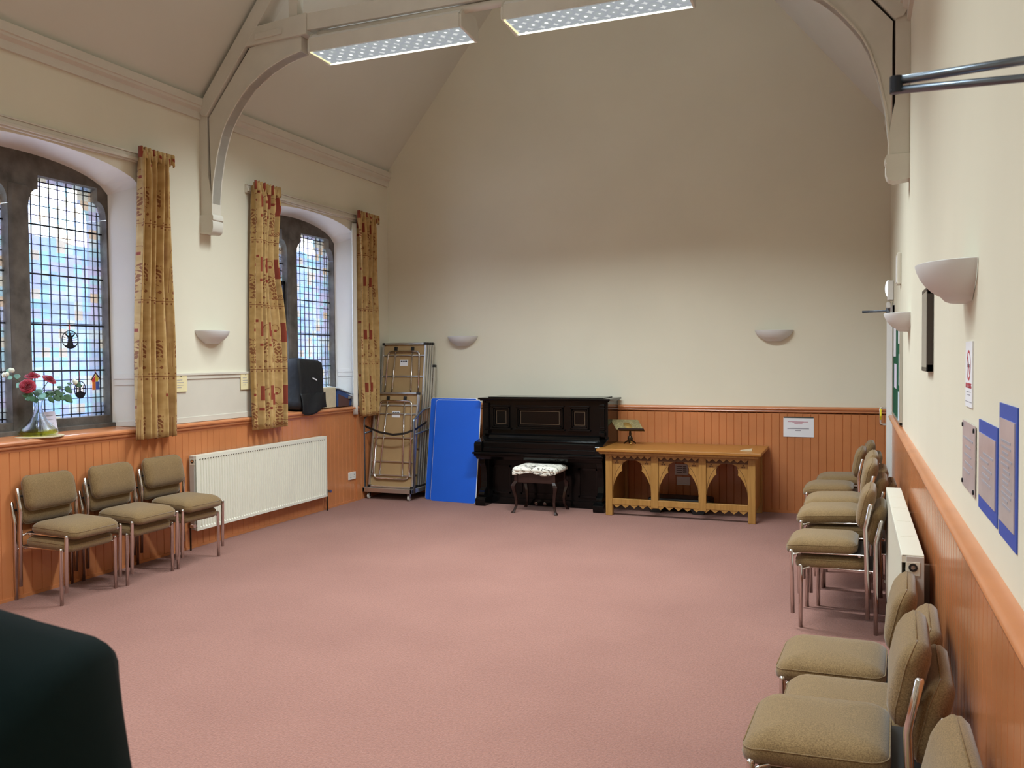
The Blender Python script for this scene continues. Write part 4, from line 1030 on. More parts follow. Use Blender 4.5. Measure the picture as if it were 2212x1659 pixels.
# things on and under it
bk = thing('book_stand', 'brass plated book stand on a dark turned stem at the left of the carved table', 'book stand', (-2.33, 9.08, .707))
sm = MB(); sm.lathe([(.018, .0), (.018, .006), (.026, .03), (.030, .05), (.022, .07), (.012, .085), (.015, .10), (.011, .12), (.012, .155)], (-2.265, 9.08, .722), 20); obj('stem', sm, 'bronze_dark', bk, smooth=True)
for a in (90, 210, 330):
    ca, sa = math.cos(math.radians(a - 160)), math.sin(math.radians(a - 160))
    f_ = MB(); f_.tube([(-2.265, 9.08, .748), (-2.265 + ca * .03, 9.08 + sa * .03, .745), (-2.265 + ca * .06, 9.08 + sa * .06, .728), (-2.265 + ca * .075, 9.08 + sa * .075, .714)], [.010, .009, .007, .006], 8); obj('foot', f_, 'brass' if a == 90 else 'bronze_dark', bk, smooth=True)
pl_ = MB(); q0 = Vector((-2.255, 9.045, .872)); up = Vector((-.02, .085, .10)); ac = Vector((1, .02, .006)).normalized()
nrm = ac.cross(up).normalized()
def ppt(u_, v_, d): return tuple(q0 + ac * (u_ * .155) + Vector((-.065, 0, 0)) * v_ + up * v_ + nrm * d)
pl_.add([ppt(-1, 0, 0), ppt(.95, 0, 0), ppt(.95, 1, 0), ppt(-1, 1, 0), ppt(-1, 0, -.008), ppt(.95, 0, -.008), ppt(.95, 1, -.008), ppt(-1, 1, -.008)], [(0, 1, 2, 3), (7, 6, 5, 4), (0, 4, 5, 1), (1, 5, 6, 2), (2, 6, 7, 3), (3, 7, 4, 0)])
po = obj('desk_plate', pl_, 'leather_plate', bk)
md = MB(); md.loops([[ppt(-.02 + .28 * math.cos(2 * PI * k / 20) * s, .42 + .30 * math.sin(2 * PI * k / 20) * s, .003 * (1.2 - s)) for k in range(20)] for s in (1, .8, .78, .4)]); obj('embossed_oval', md, 'brass', po)
lp = MB(); lp.add([ppt(-.85, -.02, .0), ppt(.95, -.02, .0), ppt(.95, -.02, .03), ppt(-.85, -.02, .03), ppt(-.85, -.16, .0), ppt(.95, -.16, .0), ppt(.95, -.16, .03), ppt(-.85, -.16, .03)], [(0, 1, 2, 3), (7, 6, 5, 4), (0, 4, 5, 1), (1, 5, 6, 2), (2, 6, 7, 3), (3, 7, 4, 0)]); obj('book_ledge', lp, 'dark_mahogany', bk)
wg = MB(); wg.add([(-1.07, 8.79, .707), (-.955, 8.80, .707), (-.955, 8.84, .707), (-1.07, 8.83, .707), (-.955, 8.80, .730), (-.955, 8.84, .730), (-1.07, 8.79, .710), (-1.07, 8.83, .710)], [(0, 3, 2, 1), (6, 4, 5, 7), (0, 1, 4, 6), (1, 2, 5, 4), (2, 3, 7, 5), (3, 0, 6, 7)])
tag(obj('door_wedge', wg, 'cork'), 'small pale wooden wedge lying on the right of the carved table', 'door wedge')
# dark keyboard case and its stand on the floor beneath
kc = thing('keyboard_case', 'black case lying flat on the floor under the carved table', 'case', (-1.72, 9.15, 0))
obj('case_body', MB().box(-2.06, 9.0, .05, -1.40, 9.30, .155), 'black_plastic', kc, bevel=.02)
for xx in (-1.97, -1.52): obj('foot', MB().prism([(xx - .05, 0), (xx + .05, 0), (xx + .08, .05), (xx - .08, .05)], 'y', 8.98, 9.25), 'black_plastic', kc)
obj('handle', MB().tube([(-1.42, 9.0, .155), (-1.43, 8.99, .20), (-1.50, 8.99, .20), (-1.52, 9.0, .155)], .012, 8), 'black_plastic', kc, smooth=True)

# ================================================================== paper notices
def sheet(name, label, cat, x0, y0, z0, x1, y1, z1, material, group=None):
    o = thing(name, label, cat, ((x0 + x1) / 2, (y0 + y1) / 2, z0), group)
    obj('sheet', MB().box(x0, y0, z0, x1, y1, z1), material, o); return o
yb_ = YB - .018
t = sheet('paper_notice', 'white landscape notice in a plastic sleeve pinned to the orange boards of the far wall', 'notice', -.70, yb_ - .004, .806, -.398, yb_, 1.005, 'paper')
obj('sleeve_edge', MB().box(-.695, yb_ - .005, 1.003, -.402, yb_, 1.018), 'sheet_clip', t)
ln = MB(); rl = MB()
for x0, x1, z in ((-.655, -.61, .962), (-.50, -.455, .960), (-.59, -.51, .942)): rl.box(x0, yb_ - .0052, z, x1, yb_ - .004, z + .007)
rl.box(-.61, yb_ - .0052, .958, -.50, yb_ - .004, .968)
for x0, x1, z in ((-.66, -.445, .888), (-.58, -.525, .868)): ln.box(x0, yb_ - .0052, z, x1, yb_ - .004, z + .009)
obj('heading_lines', rl, 'ink_red_soft', t); obj('text_lines', ln, 'ink_soft', t)
t = sheet('paper_notice', 'tilted printed sheet seen through the middle arch of the carved table', 'notice', -1.845, yb_ - .003, .355, -1.70, yb_, .475, 'paper')
ln = MB()
for i in range(4): ln.box(-1.825, yb_ - .004, .445 - i * .022, -1.765, yb_ - .003, .453 - i * .022); ln.box(-1.755, yb_ - .004, .442 - i * .022, -1.715, yb_ - .003, .450 - i * .022)
obj('text_lines', ln, 'ink', t)
sheet('paper_notice', 'white card low on the wall seen through the middle table arch', 'notice', -1.825, yb_ - .003, .245, -1.675, yb_, .335, 'paper')
# cream cards on the white boarding
for y0, y1, z0, z1, lb in ((5.735, 5.885, 1.385, 1.53, 'cream card with four lines pinned beside the nearest curtain'), (6.588, 6.728, 1.375, 1.528, 'cream card with four lines pinned beside the middle curtain')):
    t = thing('pinned_card', lb, 'card', (XL + .03, (y0 + y1) / 2, z0), 'cream cards on the white boarding')
    obj('sheet', MB().box(XL + .021, y0, z0, XL + .0235, y1, z1), 'paper_cream', t)
    ln = MB(); w_ = y1 - y0
    for i, q in enumerate((.55, .7, .68, .45)): ln.box(XL + .0235, y0 + .2 * w_, z1 - .045 - i * .022, XL + .0242, y0 + (.2 + q * .75) * w_, z1 - .040 - i * .022)
    obj('text_lines', ln, 'ink_soft', t)
    obj('pin', MB().sphere((XL + .026, y0 + w_ * .5, z1 - .012), .004, 8, 6), 'iron', t)
# socket on the left panelling
sk = thing('wall_socket', 'white double socket low on the left panelling past the radiator', 'socket', (XL + .02, 8.50, .262))
obj('face_plate', MB().box(XL + .012, 8.43, .262, XL + .026, 8.577, .348), 'socket_white', sk, bevel=.003)
sh = MB()
for yy in (8.466, 8.54):
    sh.box(XL + .0255, yy - .004, .312, XL + .0268, yy + .004, .322); sh.box(XL + .0255, yy - .014, .285, XL + .0268, yy - .006, .291); sh.box(XL + .0255, yy + .006, .285, XL + .0268, yy + .014, .291)
obj('socket_holes', sh, 'ink', sk)
# right wall posters
def poster(y0, y1, z0, z1, label, blue, seed):
    t = thing('framed_notice', label, 'notice', (XR, (y0 + y1) / 2, z0), 'notices on the right wall')
    xx = XR - .003
    if blue:
        obj('blue_backing', MB().box(xx, y0, z0, XR + .001, y1, z1), 'blue_card', t)
        yi0, yi1, zi0, zi1 = y0 + .022, y1 - .022, z0 + .038, z1 - .034
    else:
        yi0, yi1, zi0, zi1 = y0, y1, z0, z1
    obj('sheet', MB().box(xx - .0025, yi0, zi0, xx, yi1, zi1), 'paper_pink', t)
    rnd = random.Random(seed); ln = MB(); n_ = 12 if seed == 3 else 5
    for i in range(n_):
        z = zi1 - (.05 + (zi1 - zi0 - .08) * i / n_); a = rnd.uniform(.08, .3); b_ = rnd.uniform(.6, .92)
        ln.box(xx - .0032, yi1 - (yi1 - yi0) * b_, z - .0028, xx - .0024, yi1 - (yi1 - yi0) * a, z + .0028)
    obj('text_lines', ln, 'ink_soft', t)
    if not blue:
        cl = MB()
        for yy in (y0 + .015, y1 - .015):
            for zz in (z0 + .014, z1 - .014): cl.loops([[(xd, yy + .007 * math.cos(2 * PI * k / 12), zz + .007 * math.sin(2 * PI * k / 12)) for k in range(12)] for xd in (xx - .0025, xx - .006)])
        obj('corner_screw', cl, 'iron', t)
poster(2.75, 3.05, 1.240, 1.445, 'pinkish laminated sheet held by dark corner screws on the right wall', False, 1)
poster(2.350, 2.685, 1.228, 1.472, 'notice on blue backing on the right wall, between the laminated sheet and the taller notice', True, 2)
poster(2.078, 2.322, 1.224, 1.536, 'tallest blue-backed notice on the right wall, covered in printed lines', True, 3)
ns = thing('no_smoking_sign', 'white no-smoking sign with red ring on the right wall above the laminated sheet', 'sign', (XR, 2.91, 1.49))
obj('plate', MB().box(XR - .004, 2.835, 1.492, XR, 2.995, 1.690), 'paper', ns)
xx = XR - .0045
rg = MB(); cy_, cz_ = 2.915, 1.618; R1, R2 = .046, .038; K = 36
rg.add([(xx, cy_ + r_ * math.cos(2 * PI * k / K), cz_ + r_ * math.sin(2 * PI * k / K)) for r_ in (R1, R2) for k in range(K)], [(k, (k + 1) % K, K + (k + 1) % K, K + k) for k in range(K)])
s2 = .0045 / math.sqrt(2); d_ = R2 / math.sqrt(2)
rg.add([(xx - .0002, cy_ - d_ - s2, cz_ - d_ + s2), (xx - .0002, cy_ - d_ + s2, cz_ - d_ - s2), (xx - .0002, cy_ + d_ + s2, cz_ + d_ - s2), (xx - .0002, cy_ + d_ - s2, cz_ + d_ + s2)], [(0, 1, 2, 3)])
obj('red_ring', rg, 'ink_red', ns)
cg = MB(); cg.box(xx, cy_ - .022, cz_ - .006, xx + .001, cy_ + .026, cz_ + .003); obj('cigarette', cg, 'ink', ns)
def text(name, body, size, loc, rot, material, parent):
    cu_ = bpy.data.curves.new(name, 'FONT'); cu_.body = body; cu_.size = size; cu_.align_x = 'CENTER'; cu_.align_y = 'CENTER'; cu_.extrude = .0003
    o = bpy.data.objects.new(name, cu_); C.objects.link(o); cu_.materials.append(M[material]); o.parent = parent
    me_ = bpy.data.meshes.new_from_object(o.evaluated_get(bpy.context.evaluated_depsgraph_get())); bpy.data.objects.remove(o)
    o = bpy.data.objects.new(name, me_); C.objects.link(o); o.parent = parent
    o.location = Vector(loc) - LOC[parent.name]; o.rotation_euler = rot; return o
text('sign_text', 'NO SMOKING', .0215, (xx, 2.915, 1.556), (PI / 2, 0, -PI / 2), 'ink_red', ns)
sl_ = MB()
for z, a, b_ in ((1.538, 2.865, 2.965), (1.529, 2.875, 2.960), (1.508, 2.84, 2.99)): sl_.box(xx, a, z - .0012, xx + .001, b_, z + .0012)
obj('small_print', sl_, 'ink_soft', ns)

# dark framed picture
pf = thing('picture_frame', 'dark wooden picture frame on the right wall, seen edge-on behind the near wall lamp', 'picture frame', (XR, 4.35, 1.575))
y0, y1, z0, z1 = 4.225, 4.54, 1.575, 1.955; fm = MB()
for bx in ((y0, z0, y1, z0 + .035), (y0, z1 - .035, y1, z1), (y0, z0, y0 + .035, z1), (y1 - .035, z0, y1, z1)): fm.box(XR - .027, bx[0], bx[1], XR - .001, bx[2], bx[3])
obj('frame', fm, 'dark_frame', pf, bevel=.003)
obj('frame_edge', MB().box(XR - .0285, y0 + .014, z0 + .02, XR - .025, y1 - .02, z1 - .02), 'aluminium', pf)
obj('picture', MB().box(XR - .018, y0 + .03, z0 + .03, XR - .004, y1 - .03, z1 - .03), 'paper', pf)
# noticeboard with papers
nb = thing('noticeboard', 'green felt noticeboard in an aluminium frame on the right wall', 'noticeboard', (XR, 7.6, 1.13))
y0, y1, z0, z1 = 6.88, 8.25, 1.135, 1.96; fm = MB()
for bx in ((y0, z0, y1, z0 + .02), (y0, z1 - .02, y1, z1), (y0, z0, y0 + .03, z1), (y1 - .03, z0, y1, z1)): fm.box(XR - .022, bx[0], bx[1], XR - .001, bx[2], bx[3])
obj('frame', fm, 'aluminium', nb, bevel=.002); obj('felt', MB().box(XR - .012, y0 + .02, z0 + .015, XR - .002, y1 - .02, z1 - .015), 'green_felt', nb)
for a, b_, c_, d_, mt, lb in ((6.95, 7.16, 1.42, 1.66, 'paper_blue', 'pale blue sheet pinned low near the edge of the green noticeboard'), (7.05, 7.26, 1.74, 1.93, 'paper', 'white sheet pinned at the top of the green noticeboard'), (6.95, 7.25, 1.15, 1.37, 'paper_blue', 'printed poster with pictures at the bottom of the green noticeboard'), (7.55, 7.95, 1.38, 1.58, 'paper_lilac', 'lilac sheet pinned in the middle of the green noticeboard'), (7.7, 8.1, 1.64, 1.92, 'paper', 'white sheet pinned at the far top of the green noticeboard')):
    tag(obj('pinned_sheet', MB().box(XR - .016, a, c_, XR - .013, b_, d_), mt), lb, 'paper', 'papers on the green noticeboard')
# lamp and box over the door, closer arms
eg = thing('emergency_light', 'small glowing white emergency light above the far white door', 'light', (XR, 8.62, 2.16))
obj('housing', MB().box(XR - .05, 8.52, 2.155, XR - .001, 8.72, 2.33), 'white_paint', eg, bevel=.006); obj('lit_lens', MB().sphere((XR - .045, 8.60, 2.262), (.026, .06, .075), 14, 10), 'emergency_glow', eg, smooth=True)
al_ = thing('alarm_box', 'slim white sensor box high on the right wall past the far wall lamp', 'sensor', (XR, 7.1, 2.24))
obj('housing', MB().box(XR - .030, 7.15, 2.19, XR - .001, 7.30, 2.43), 'cream_gloss', al_, bevel=.006); obj('cover', MB().box(XR - .034, 7.165, 2.205, XR - .028, 7.285, 2.415), 'white_paint', al_, bevel=.003)
dc = thing('door_closer', 'grey door closer with arm sticking out over the far white door', 'door closer', (XR, 8.8, 2.05))
obj('closer_body', MB().box(XR - .055, 8.66, 2.09, XR - .02, 8.92, 2.145), 'white_paint', dc, bevel=.006)
obj('arm', MB().tube([(XR - .04, 8.80, 2.085), (XR - .04, 8.80, 2.072), (.057, 8.80, 2.068)], .007, 8), 'steel_blue', dc, smooth=True)
obj('arm', MB().tube([(XR - .03, 8.70, 2.06), (XR - .05, 8.72, 2.060), (.060, 8.80, 2.058)], .006, 8), 'steel_blue', dc, smooth=True)
obj('pivot', MB().tube([(XR - .04, 8.79, 2.095), (XR - .04, 8.79, 2.05)], .018, 12), 'steel_blue', dc, smooth='auto')
tag(obj('door_tag', MB().prism([(8.475, 1.065), (8.505, 1.06), (8.53, 1.09), (8.53, 1.14), (8.50, 1.165), (8.47, 1.15), (8.455, 1.10)], 'x', .208, .224), 'yellow', bevel=.005), 'yellow tag hanging on the handle of the far white door', 'tag')
# near door closer: two steel rods at the top right
nc = thing('door_closer', 'blue-grey steel closer arm of two rods at the top right edge, close to the camera', 'door closer', (XR, 1.0, 1.93))
obj('closer_body', MB().box(XR - .06, .84, 1.88, XR - .001, 1.10, 1.95), 'steel_blue', nc, bevel=.006)
obj('arm', MB().tube([(.036, 1.0, 1.9395), (.16, 1.0, 1.9455), (XR - .03, 1.0, 1.952)], .0047, 10), 'steel_blue', nc, smooth=True)
obj('arm', MB().tube([(.034, 1.0, 1.930), (.16, .998, 1.927), (XR - .03, .995, 1.918)], .0042, 10), 'steel_blue', nc, smooth=True)
obj('pivot', MB().tube([(.039, 1.0, 1.927), (.039, 1.0, 1.944)], .0065, 12), 'iron', nc, smooth='auto')

# ================================================================== on the window sills
ZS = 1.110
ct = tag(obj('cork_mat', MB().lathe([(.165, 0), (.165, .007)], (-5.525, 4.50, ZS), 40), 'cork'), 'round pale cork mat under the glass vase on the near window sill', 'mat')
vz = thing('flower_vase', 'clear flared glass vase with a little yellow water on the near window sill', 'vase', (-5.525, 4.50, ZS + .008))
vb = (-5.525, 4.50, ZS + .009)
gv = MB(); prof = [(.05, .0), (.10, .002), (.125, .012), (.130, .024), (.118, .045), (.090, .075), (.060, .11), (.040, .145), (.028, .18), (.025, .21), (.031, .245), (.038, .262), (.035, .262), (.028, .244), (.022, .21), (.025, .18), (.037, .145), (.057, .11), (.086, .075), (.112, .047), (.122, .026), (.10, .008), (.02, .006)]
gv.lathe(prof, vb, 40); obj('glass_body', gv, 'clear_glass', vz, smooth=True)
wt = MB(); wt.lathe([(.02, .008), (.10, .0085), (.121, .020), (.121, .030), (.02, .0302)], vb, 32); obj('water', wt, 'vase_water', vz, smooth='auto')
neck = Vector((vb[0], vb[1], vb[2] + .25))
def rose(label, c, r, seed, tilt=(0.5, -0.6, 0.5)):
    rnd = random.Random(seed); t = thing('rose', label, 'flower', c, 'deep red roses in the vase')
    N = Vector(tilt).normalized(); A = N.cross(Vector((0, 0, 1))).normalized(); B = N.cross(A)
    mb = MB(); c = Vector(c)
    for layer, cnt, rad, opn in ((0, 3, .22, .1), (1, 4, .42, .25), (2, 5, .66, .5), (3, 6, .9, .85), (4, 6, 1.05, 1.25)):
        for k in range(cnt):
            a0 = 2 * PI * k / cnt + layer * .7 + rnd.uniform(-.15, .15); sp = 1.15 * 2 * PI / cnt
            def P(u_, v_, a0=a0, sp=sp, rad=rad, opn=opn, ly=layer):
                a = a0 + (u_ - .5) * sp; hgt = (v_ - .15) * (1.05 - .12 * ly) ; rr_ = rad * (.25 + .75 * math.sin(min(1, v_ * 1.05) * PI / 2)) + opn * .22 * v_ ** 3 - .12 * (abs(u_ - .5) * 2) ** 2 * v_ * .4
                d = A * math.cos(a) * rr_ + B * math.sin(a) * rr_ + N * (hgt * (1 - .25 * (abs(u_ - .5) * 2) ** 3) - (opn * .28 * v_ ** 4))
                return tuple(c + d * r)
            mb.grid(P, 6, 6)
    obj('petals', mb, 'petal', t, smooth=True, solid=.0012)
    st_ = MB(); st_.tube([tuple(c - N * r * .2), tuple((c - N * r * .6 + neck) / 2 + Vector((0, 0, .02))), tuple(neck), tuple(neck - Vector((0, 0, .06))), (vb[0] + rnd.uniform(-.05, .05), vb[1] + rnd.uniform(-.06, .06), vb[2] + .02)], .0028, 6)
    obj('stem', st_, 'stem_green', t, smooth=True)
rose('deep red rose facing the room at the left of the vase', (-5.475, 4.378, 1.480), .041, 1, (.75, -.55, .35))
rose('deep red rose on the right of the bunch, nearest the mullion light', (-5.49, 4.566, 1.520), .040, 2, (.55, .15, .75))
rose('deep red rose at the top of the bunch, tipped upwards', (-5.52, 4.455, 1.545), .042, 3, (.2, -.2, 1))
def spray(label, base, tip, mt, nl, seed, size=.045, blossoms=False):
    rnd = random.Random(seed); t = thing('leaf_spray', label, 'foliage', base, 'green sprays in the vase')
    base, tip = Vector(base), Vector(tip); st_ = MB(); mid = (base + tip) / 2 + Vector((0, 0, .03))
    pts = [base * (1 - q) ** 2 + mid * 2 * q * (1 - q) + tip * q * q for q in [i / 8 for i in range(9)]]
    st_.tube([tuple(p) for p in pts], .002, 5); obj('stem', st_, 'stem_green', t)
    lf_ = MB()
    for k in range(nl):
        q = .3 + .7 * k / max(1, nl - 1); p = base * (1 - q) ** 2 + mid * 2 * q * (1 - q) + tip * q * q
        d = (tip - base).normalized(); side = d.cross(Vector((.6, -.6, .5))).normalized() * (1 if k % 2 else -1); D_ = (d * .7 + side + Vector((0, 0, rnd.uniform(-.4, .2)))).normalized(); Wd_ = D_.cross(Vector((.7, -.6, .3))).normalized()
        L_ = size * rnd.uniform(.8, 1.25)
        def P(u_, v_, p=p, D_=D_, Wd_=Wd_, L_=L_):
            w_ = .42 * L_ * math.sin(PI * min(.98, max(.02, v_))) ** .8
            return tuple(p + D_ * L_ * v_ + Wd_ * w_ * (u_ - .5) * 2 + Vector((0, 0, -.25 * L_ * v_ * v_ + .08 * L_ * abs(u_ - .5))))
        lf_.grid(P, 4, 6)
    obj('leaves', lf_, mt, t, smooth=True, solid=.0008)
    if blossoms:
        bl = MB()
        for k in range(4):
            p = tip + Vector((rnd.uniform(-.02, .02), rnd.uniform(-.03, .03), rnd.uniform(-.02, .03))); bl.sphere(tuple(p), (.014, .014, .017), 8, 6)
        obj('blossom', bl, 'petal_pale', t, smooth=True)
nk = tuple(neck)
spray('pale grey-green leaves hanging among the roses', nk, (-5.46, 4.47, 1.42), 'leaf_pale', 7, 1, .06)
spray('dark leafy spray reaching right toward the stained panes', nk, (-5.48, 4.68, 1.40), 'leaf', 8, 2, .055)
spray('dark leaf spray with pale blossom stretching furthest right', nk, (-5.47, 4.77, 1.485), 'leaf', 6, 3, .05, True)
spray('pale blossom spray at the left edge of the vase flowers', nk, (-5.50, 4.25, 1.575), 'leaf_pale', 6, 4, .045, True)
spray('short dark leaves drooping on the left below the roses', nk, (-5.46, 4.36, 1.405), 'leaf', 5, 5, .045)
cd = thing('standing_card', 'folded lilac-white card standing behind the vase on the near window sill', 'card', (-5.60, 4.64, ZS + .008))
obj('front_leaf', MB().add([(-5.585, 4.575, ZS + .008), (-5.585, 4.715, ZS + .008), (-5.61, 4.71, ZS + .17), (-5.61, 4.58, ZS + .17)], [(0, 1, 2, 3)]), 'paper_lilac', cd, solid=.001)
obj('rear_leaf', MB().add([(-5.625, 4.575, ZS + .010), (-5.625, 4.715, ZS + .010), (-5.611, 4.71, ZS + .17), (-5.611, 4.58, ZS + .17)], [(0, 1, 2, 3)]), 'paper_lilac', cd, solid=.001)
ln = MB()
for i in range(4): z = ZS + .14 - i * .028; ln.box(-5.6035 + i * .0042, 4.60, z, -5.602 + i * .0042, 4.685, z + .003)
obj('text_lines', ln, 'ink_soft', cd)
# hanging silhouettes in the window
def ring_flat(mb, cy_, cz_, ry, rz_, t_, x0, x1, K=40):
    pts_o = [(cy_ + ry * math.cos(2 * PI * k / K), cz_ + rz_ * math.sin(2 * PI * k / K)) for k in range(K)]; pts_i = [(cy_ + (ry - t_) * math.cos(2 * PI * k / K), cz_ + (rz_ - t_) * math.sin(2 * PI * k / K)) for k in range(K)]
    vs = [(x0, *p) for p in pts_o] + [(x0, *p) for p in pts_i] + [(x1, *p) for p in pts_o] + [(x1, *p) for p in pts_i]; fs = []
    for k in range(K):
        k2 = (k + 1) % K; fs += [(k, k2, K + k2, K + k), (2 * K + k, 3 * K + k, 3 * K + k2, 2 * K + k2), (k, 2 * K + k, 2 * K + k2, k2), (K + k, K + k2, 3 * K + k2, 3 * K + k)]
    mb.add(vs, fs)
X0, X1 = XG + .026, XG + .030
sc = thing('window_hanging', 'round black paper silhouette of a robed figure hanging in the near window', 'decoration', (X0, 4.945, 1.76))
mb = MB(); cy_, cz_ = 4.945, 1.827; ring_flat(mb, cy_, cz_, .076, .072, .006, X0, X1); obj('ring', mb, 'iron', sc)
mb = MB(); mb.prism([(cy_ - .058, cz_ - .045), (cy_ - .03, cz_ - .064), (cy_, cz_ - .070), (cy_ + .03, cz_ - .064), (cy_ + .058, cz_ - .045), (cy_ + .03, cz_ - .045), (cy_ + .020, cz_ - .01), (cy_ + .016, cz_ + .02), (cy_ + .012, cz_ + .035), (cy_ + .010, cz_ + .05), (cy_ - .010, cz_ + .05), (cy_ - .012, cz_ + .035), (cy_ - .016, cz_ + .02), (cy_ - .020, cz_ - .01), (cy_ - .03, cz_ - .045)], 'x', X0, X1)
obj('figure', mb, 'iron', sc)
mb = MB()
for sg in (-1, 1):
    mb.prism([(cy_ + sg * .008, cz_ + .025), (cy_ + sg * .05, cz_ + .052), (cy_ + sg * .046, cz_ + .040), (cy_ + sg * .014, cz_ + .008)], 'x', X0, X1)
    for q in (-.02, .0, .02): mb.prism([(cy_ + sg * .014, cz_ + q * .6 - .006), (cy_ + sg * .072, cz_ + q * 1.1 + .004), (cy_ + sg * .072, cz_ + q * 1.1 + .001), (cy_ + sg * .014, cz_ + q * .6 - .009)], 'x', X0, X1)
obj('wings', mb, 'iron', sc); obj('ribbon', MB().box(X0, cy_ - .002, cz_ + .07, X1 - .002, cy_ + .002, cz_ + .118), 'tint_red', sc)
sc = thing('window_hanging', 'oval black paper silhouette of three crosses hanging in the near window', 'decoration', (X0, 5.028, 1.36))
mb = MB(); cy_, cz_ = 5.028, 1.430; ring_flat(mb, cy_, cz_, .055, .070, .006, X0, X1); obj('ring', mb, 'iron', sc)
mb = MB(); mb.prism([(cy_ - .05, cz_ - .028), (cy_ - .03, cz_ - .056), (cy_, cz_ - .068), (cy_ + .03, cz_ - .056), (cy_ + .05, cz_ - .028), (cy_ + .012, cz_ - .012), (cy_ - .012, cz_ - .012)], 'x', X0, X1); obj('mound', mb, 'iron', sc)
mb = MB()
for dy, w_, zb_, zt, za in ((0, .005, -.02, .062, .035), (-.034, .0035, -.03, .035, .012), (.034, .0035, -.03, .035, .012)):
    mb.box(X0, cy_ + dy - w_, cz_ + zb_, X1, cy_ + dy + w_, cz_ + zt); mb.box(X0, cy_ + dy - w_ * 4, cz_ + za - w_, X1, cy_ + dy + w_ * 4, cz_ + za + w_)
obj('cross', mb, 'iron', sc); obj('ribbon', MB().box(X0, cy_ - .002, cz_ + .07, X1 - .002, cy_ + .002, cz_ + .148), 'tint_red', sc)
sc = thing('window_hanging', 'small bright coloured bird-house shape hanging low in the near window', 'decoration', (X0, 5.185, 1.45))
cy_, cz_ = 5.178, 1.455
obj('roof', MB().prism([(cy_ - .045, cz_ + .052), (cy_, cz_ + .115), (cy_ + .045, cz_ + .065), (cy_ + .04, cz_ + .055), (cy_, cz_ + .10), (cy_ - .038, cz_ + .046)], 'x', X0, X1), 'box_brown', sc)
obj('gable', MB().prism([(cy_ - .025, cz_ + .035), (cy_, cz_ + .096), (cy_ + .03, cz_ + .06), (cy_ + .02, cz_ + .035)], 'x', X0, X1), 'tint_yellow', sc)
obj('red_pane', MB().prism([(cy_ - .036, cz_ + .035), (cy_ - .036, cz_ + .047), (cy_ - .005, cz_ + .085), (cy_ - .005, cz_ + .035)], 'x', X0 + .001, X1 + .001), 'tint_red', sc)
obj('orange_pane', MB().box(X0, cy_ - .032, cz_ - .03, X1, cy_ - .002, cz_ + .035), 'tint_orange', sc)
obj('blue_pane', MB().prism([(cy_ + .0, cz_ - .03), (cy_ + .035, cz_ - .03), (cy_ + .032, cz_ + .035), (cy_ + .0, cz_ + .035)], 'x', X0, X1), 'tint_blue', sc)
obj('ribbon', MB().box(X0, cy_ - .0015, cz_ + .10, X1 - .002, cy_ + .0015, cz_ + .135), 'tint_red', sc)

# black covered case, box and blue bag on the far sill
bc = thing('covered_case', 'black cloth-covered case with a white dash badge on the far window sill', 'case', (-5.5, 7.73, ZS))
cov = MB(); Lr = []; rnd = random.Random(4)
for z, ix, iy, dz in ((1.112, .0, .0, 0), (1.16, -.012, -.01, 0), (1.28, -.004, .004, 0), (1.40, .004, .012, 0), (1.52, .004, -.004, 0), (1.60, .010, .004, 0), (1.645, .022, .014, 0), (1.662, .055, .05, 0), (1.665, .09, .10, 0)):
    Lr.append([(x + rnd.uniform(-.006, .006), y + rnd.uniform(-.008, .008), z + rnd.uniform(-.003, .003) + .02 * ((7.73 - y) / .25) * (1 if z > 1.6 else 0)) for x, y in rrect(-5.515, 7.725, .115 - ix, .225 - iy, .035, 4)])
cov.loops(Lr); obj('cover', cov, 'bag_cloth', bc, smooth=True, subsurf=1)
hm = MB()
def hem(u_, v_): return (-5.397 + .010 * math.sin(u_ * 9 + v_ * 3) + .022 * math.sin(v_ * PI / 2), 7.50 + .45 * u_, 1.30 - v_ * (.20 + .035 * math.sin(u_ * 4.5 + .3)))
hm.grid(hem, 20, 10); obj('hem', hm, 'bag_cloth', bc, smooth=True, solid=.004)
obj('badge', MB().add([(-5.392, 7.715, 1.452), (-5.392, 7.79, 1.428), (-5.392, 7.79, 1.442), (-5.392, 7.715, 1.466)], [(0, 1, 2, 3)]), 'paper', bc, solid=.004)
bx = thing('card_box', 'cream cardboard box on the far window sill, right of the black case', 'box', (-5.55, 8.16, ZS))
obj('carton', MB().box(-5.64, 8.02, ZS + .006, -5.47, 8.27, 1.335), 'box_card', bx, bevel=.004); obj('lid_flap', MB().box(-5.645, 8.03, 1.335, -5.475, 8.265, 1.341), 'box_card', bx)
bg = thing('blue_folder_bag', 'dark blue bag with a pale flap and buckle in the far window corner', 'bag', (-5.55, 8.48, ZS))
obj('bag_body', MB().prism([(8.30, ZS + .004), (8.585, ZS + .004), (8.60, 1.17), (8.58, 1.235), (8.30, 1.315)], 'x', -5.56, -5.465), 'bag_blue', bg, bevel=.012)
obj('brown_panel', MB().prism([(8.31, ZS + .006), (8.52, ZS + .006), (8.54, 1.19), (8.31, 1.26)], 'x', -5.466, -5.460), 'box_brown', bg)
obj('flap', MB().add([(-5.45, 8.27, 1.335), (-5.45, 8.61, 1.25), (-5.57, 8.585, 1.262), (-5.57, 8.25, 1.352)], [(0, 1, 2, 3)]), 'paper_blue', bg, solid=.010)
obj('buckle', MB().box(-5.466, 8.50, 1.195, -5.448, 8.575, 1.232), 'chrome', bg, bevel=.004)

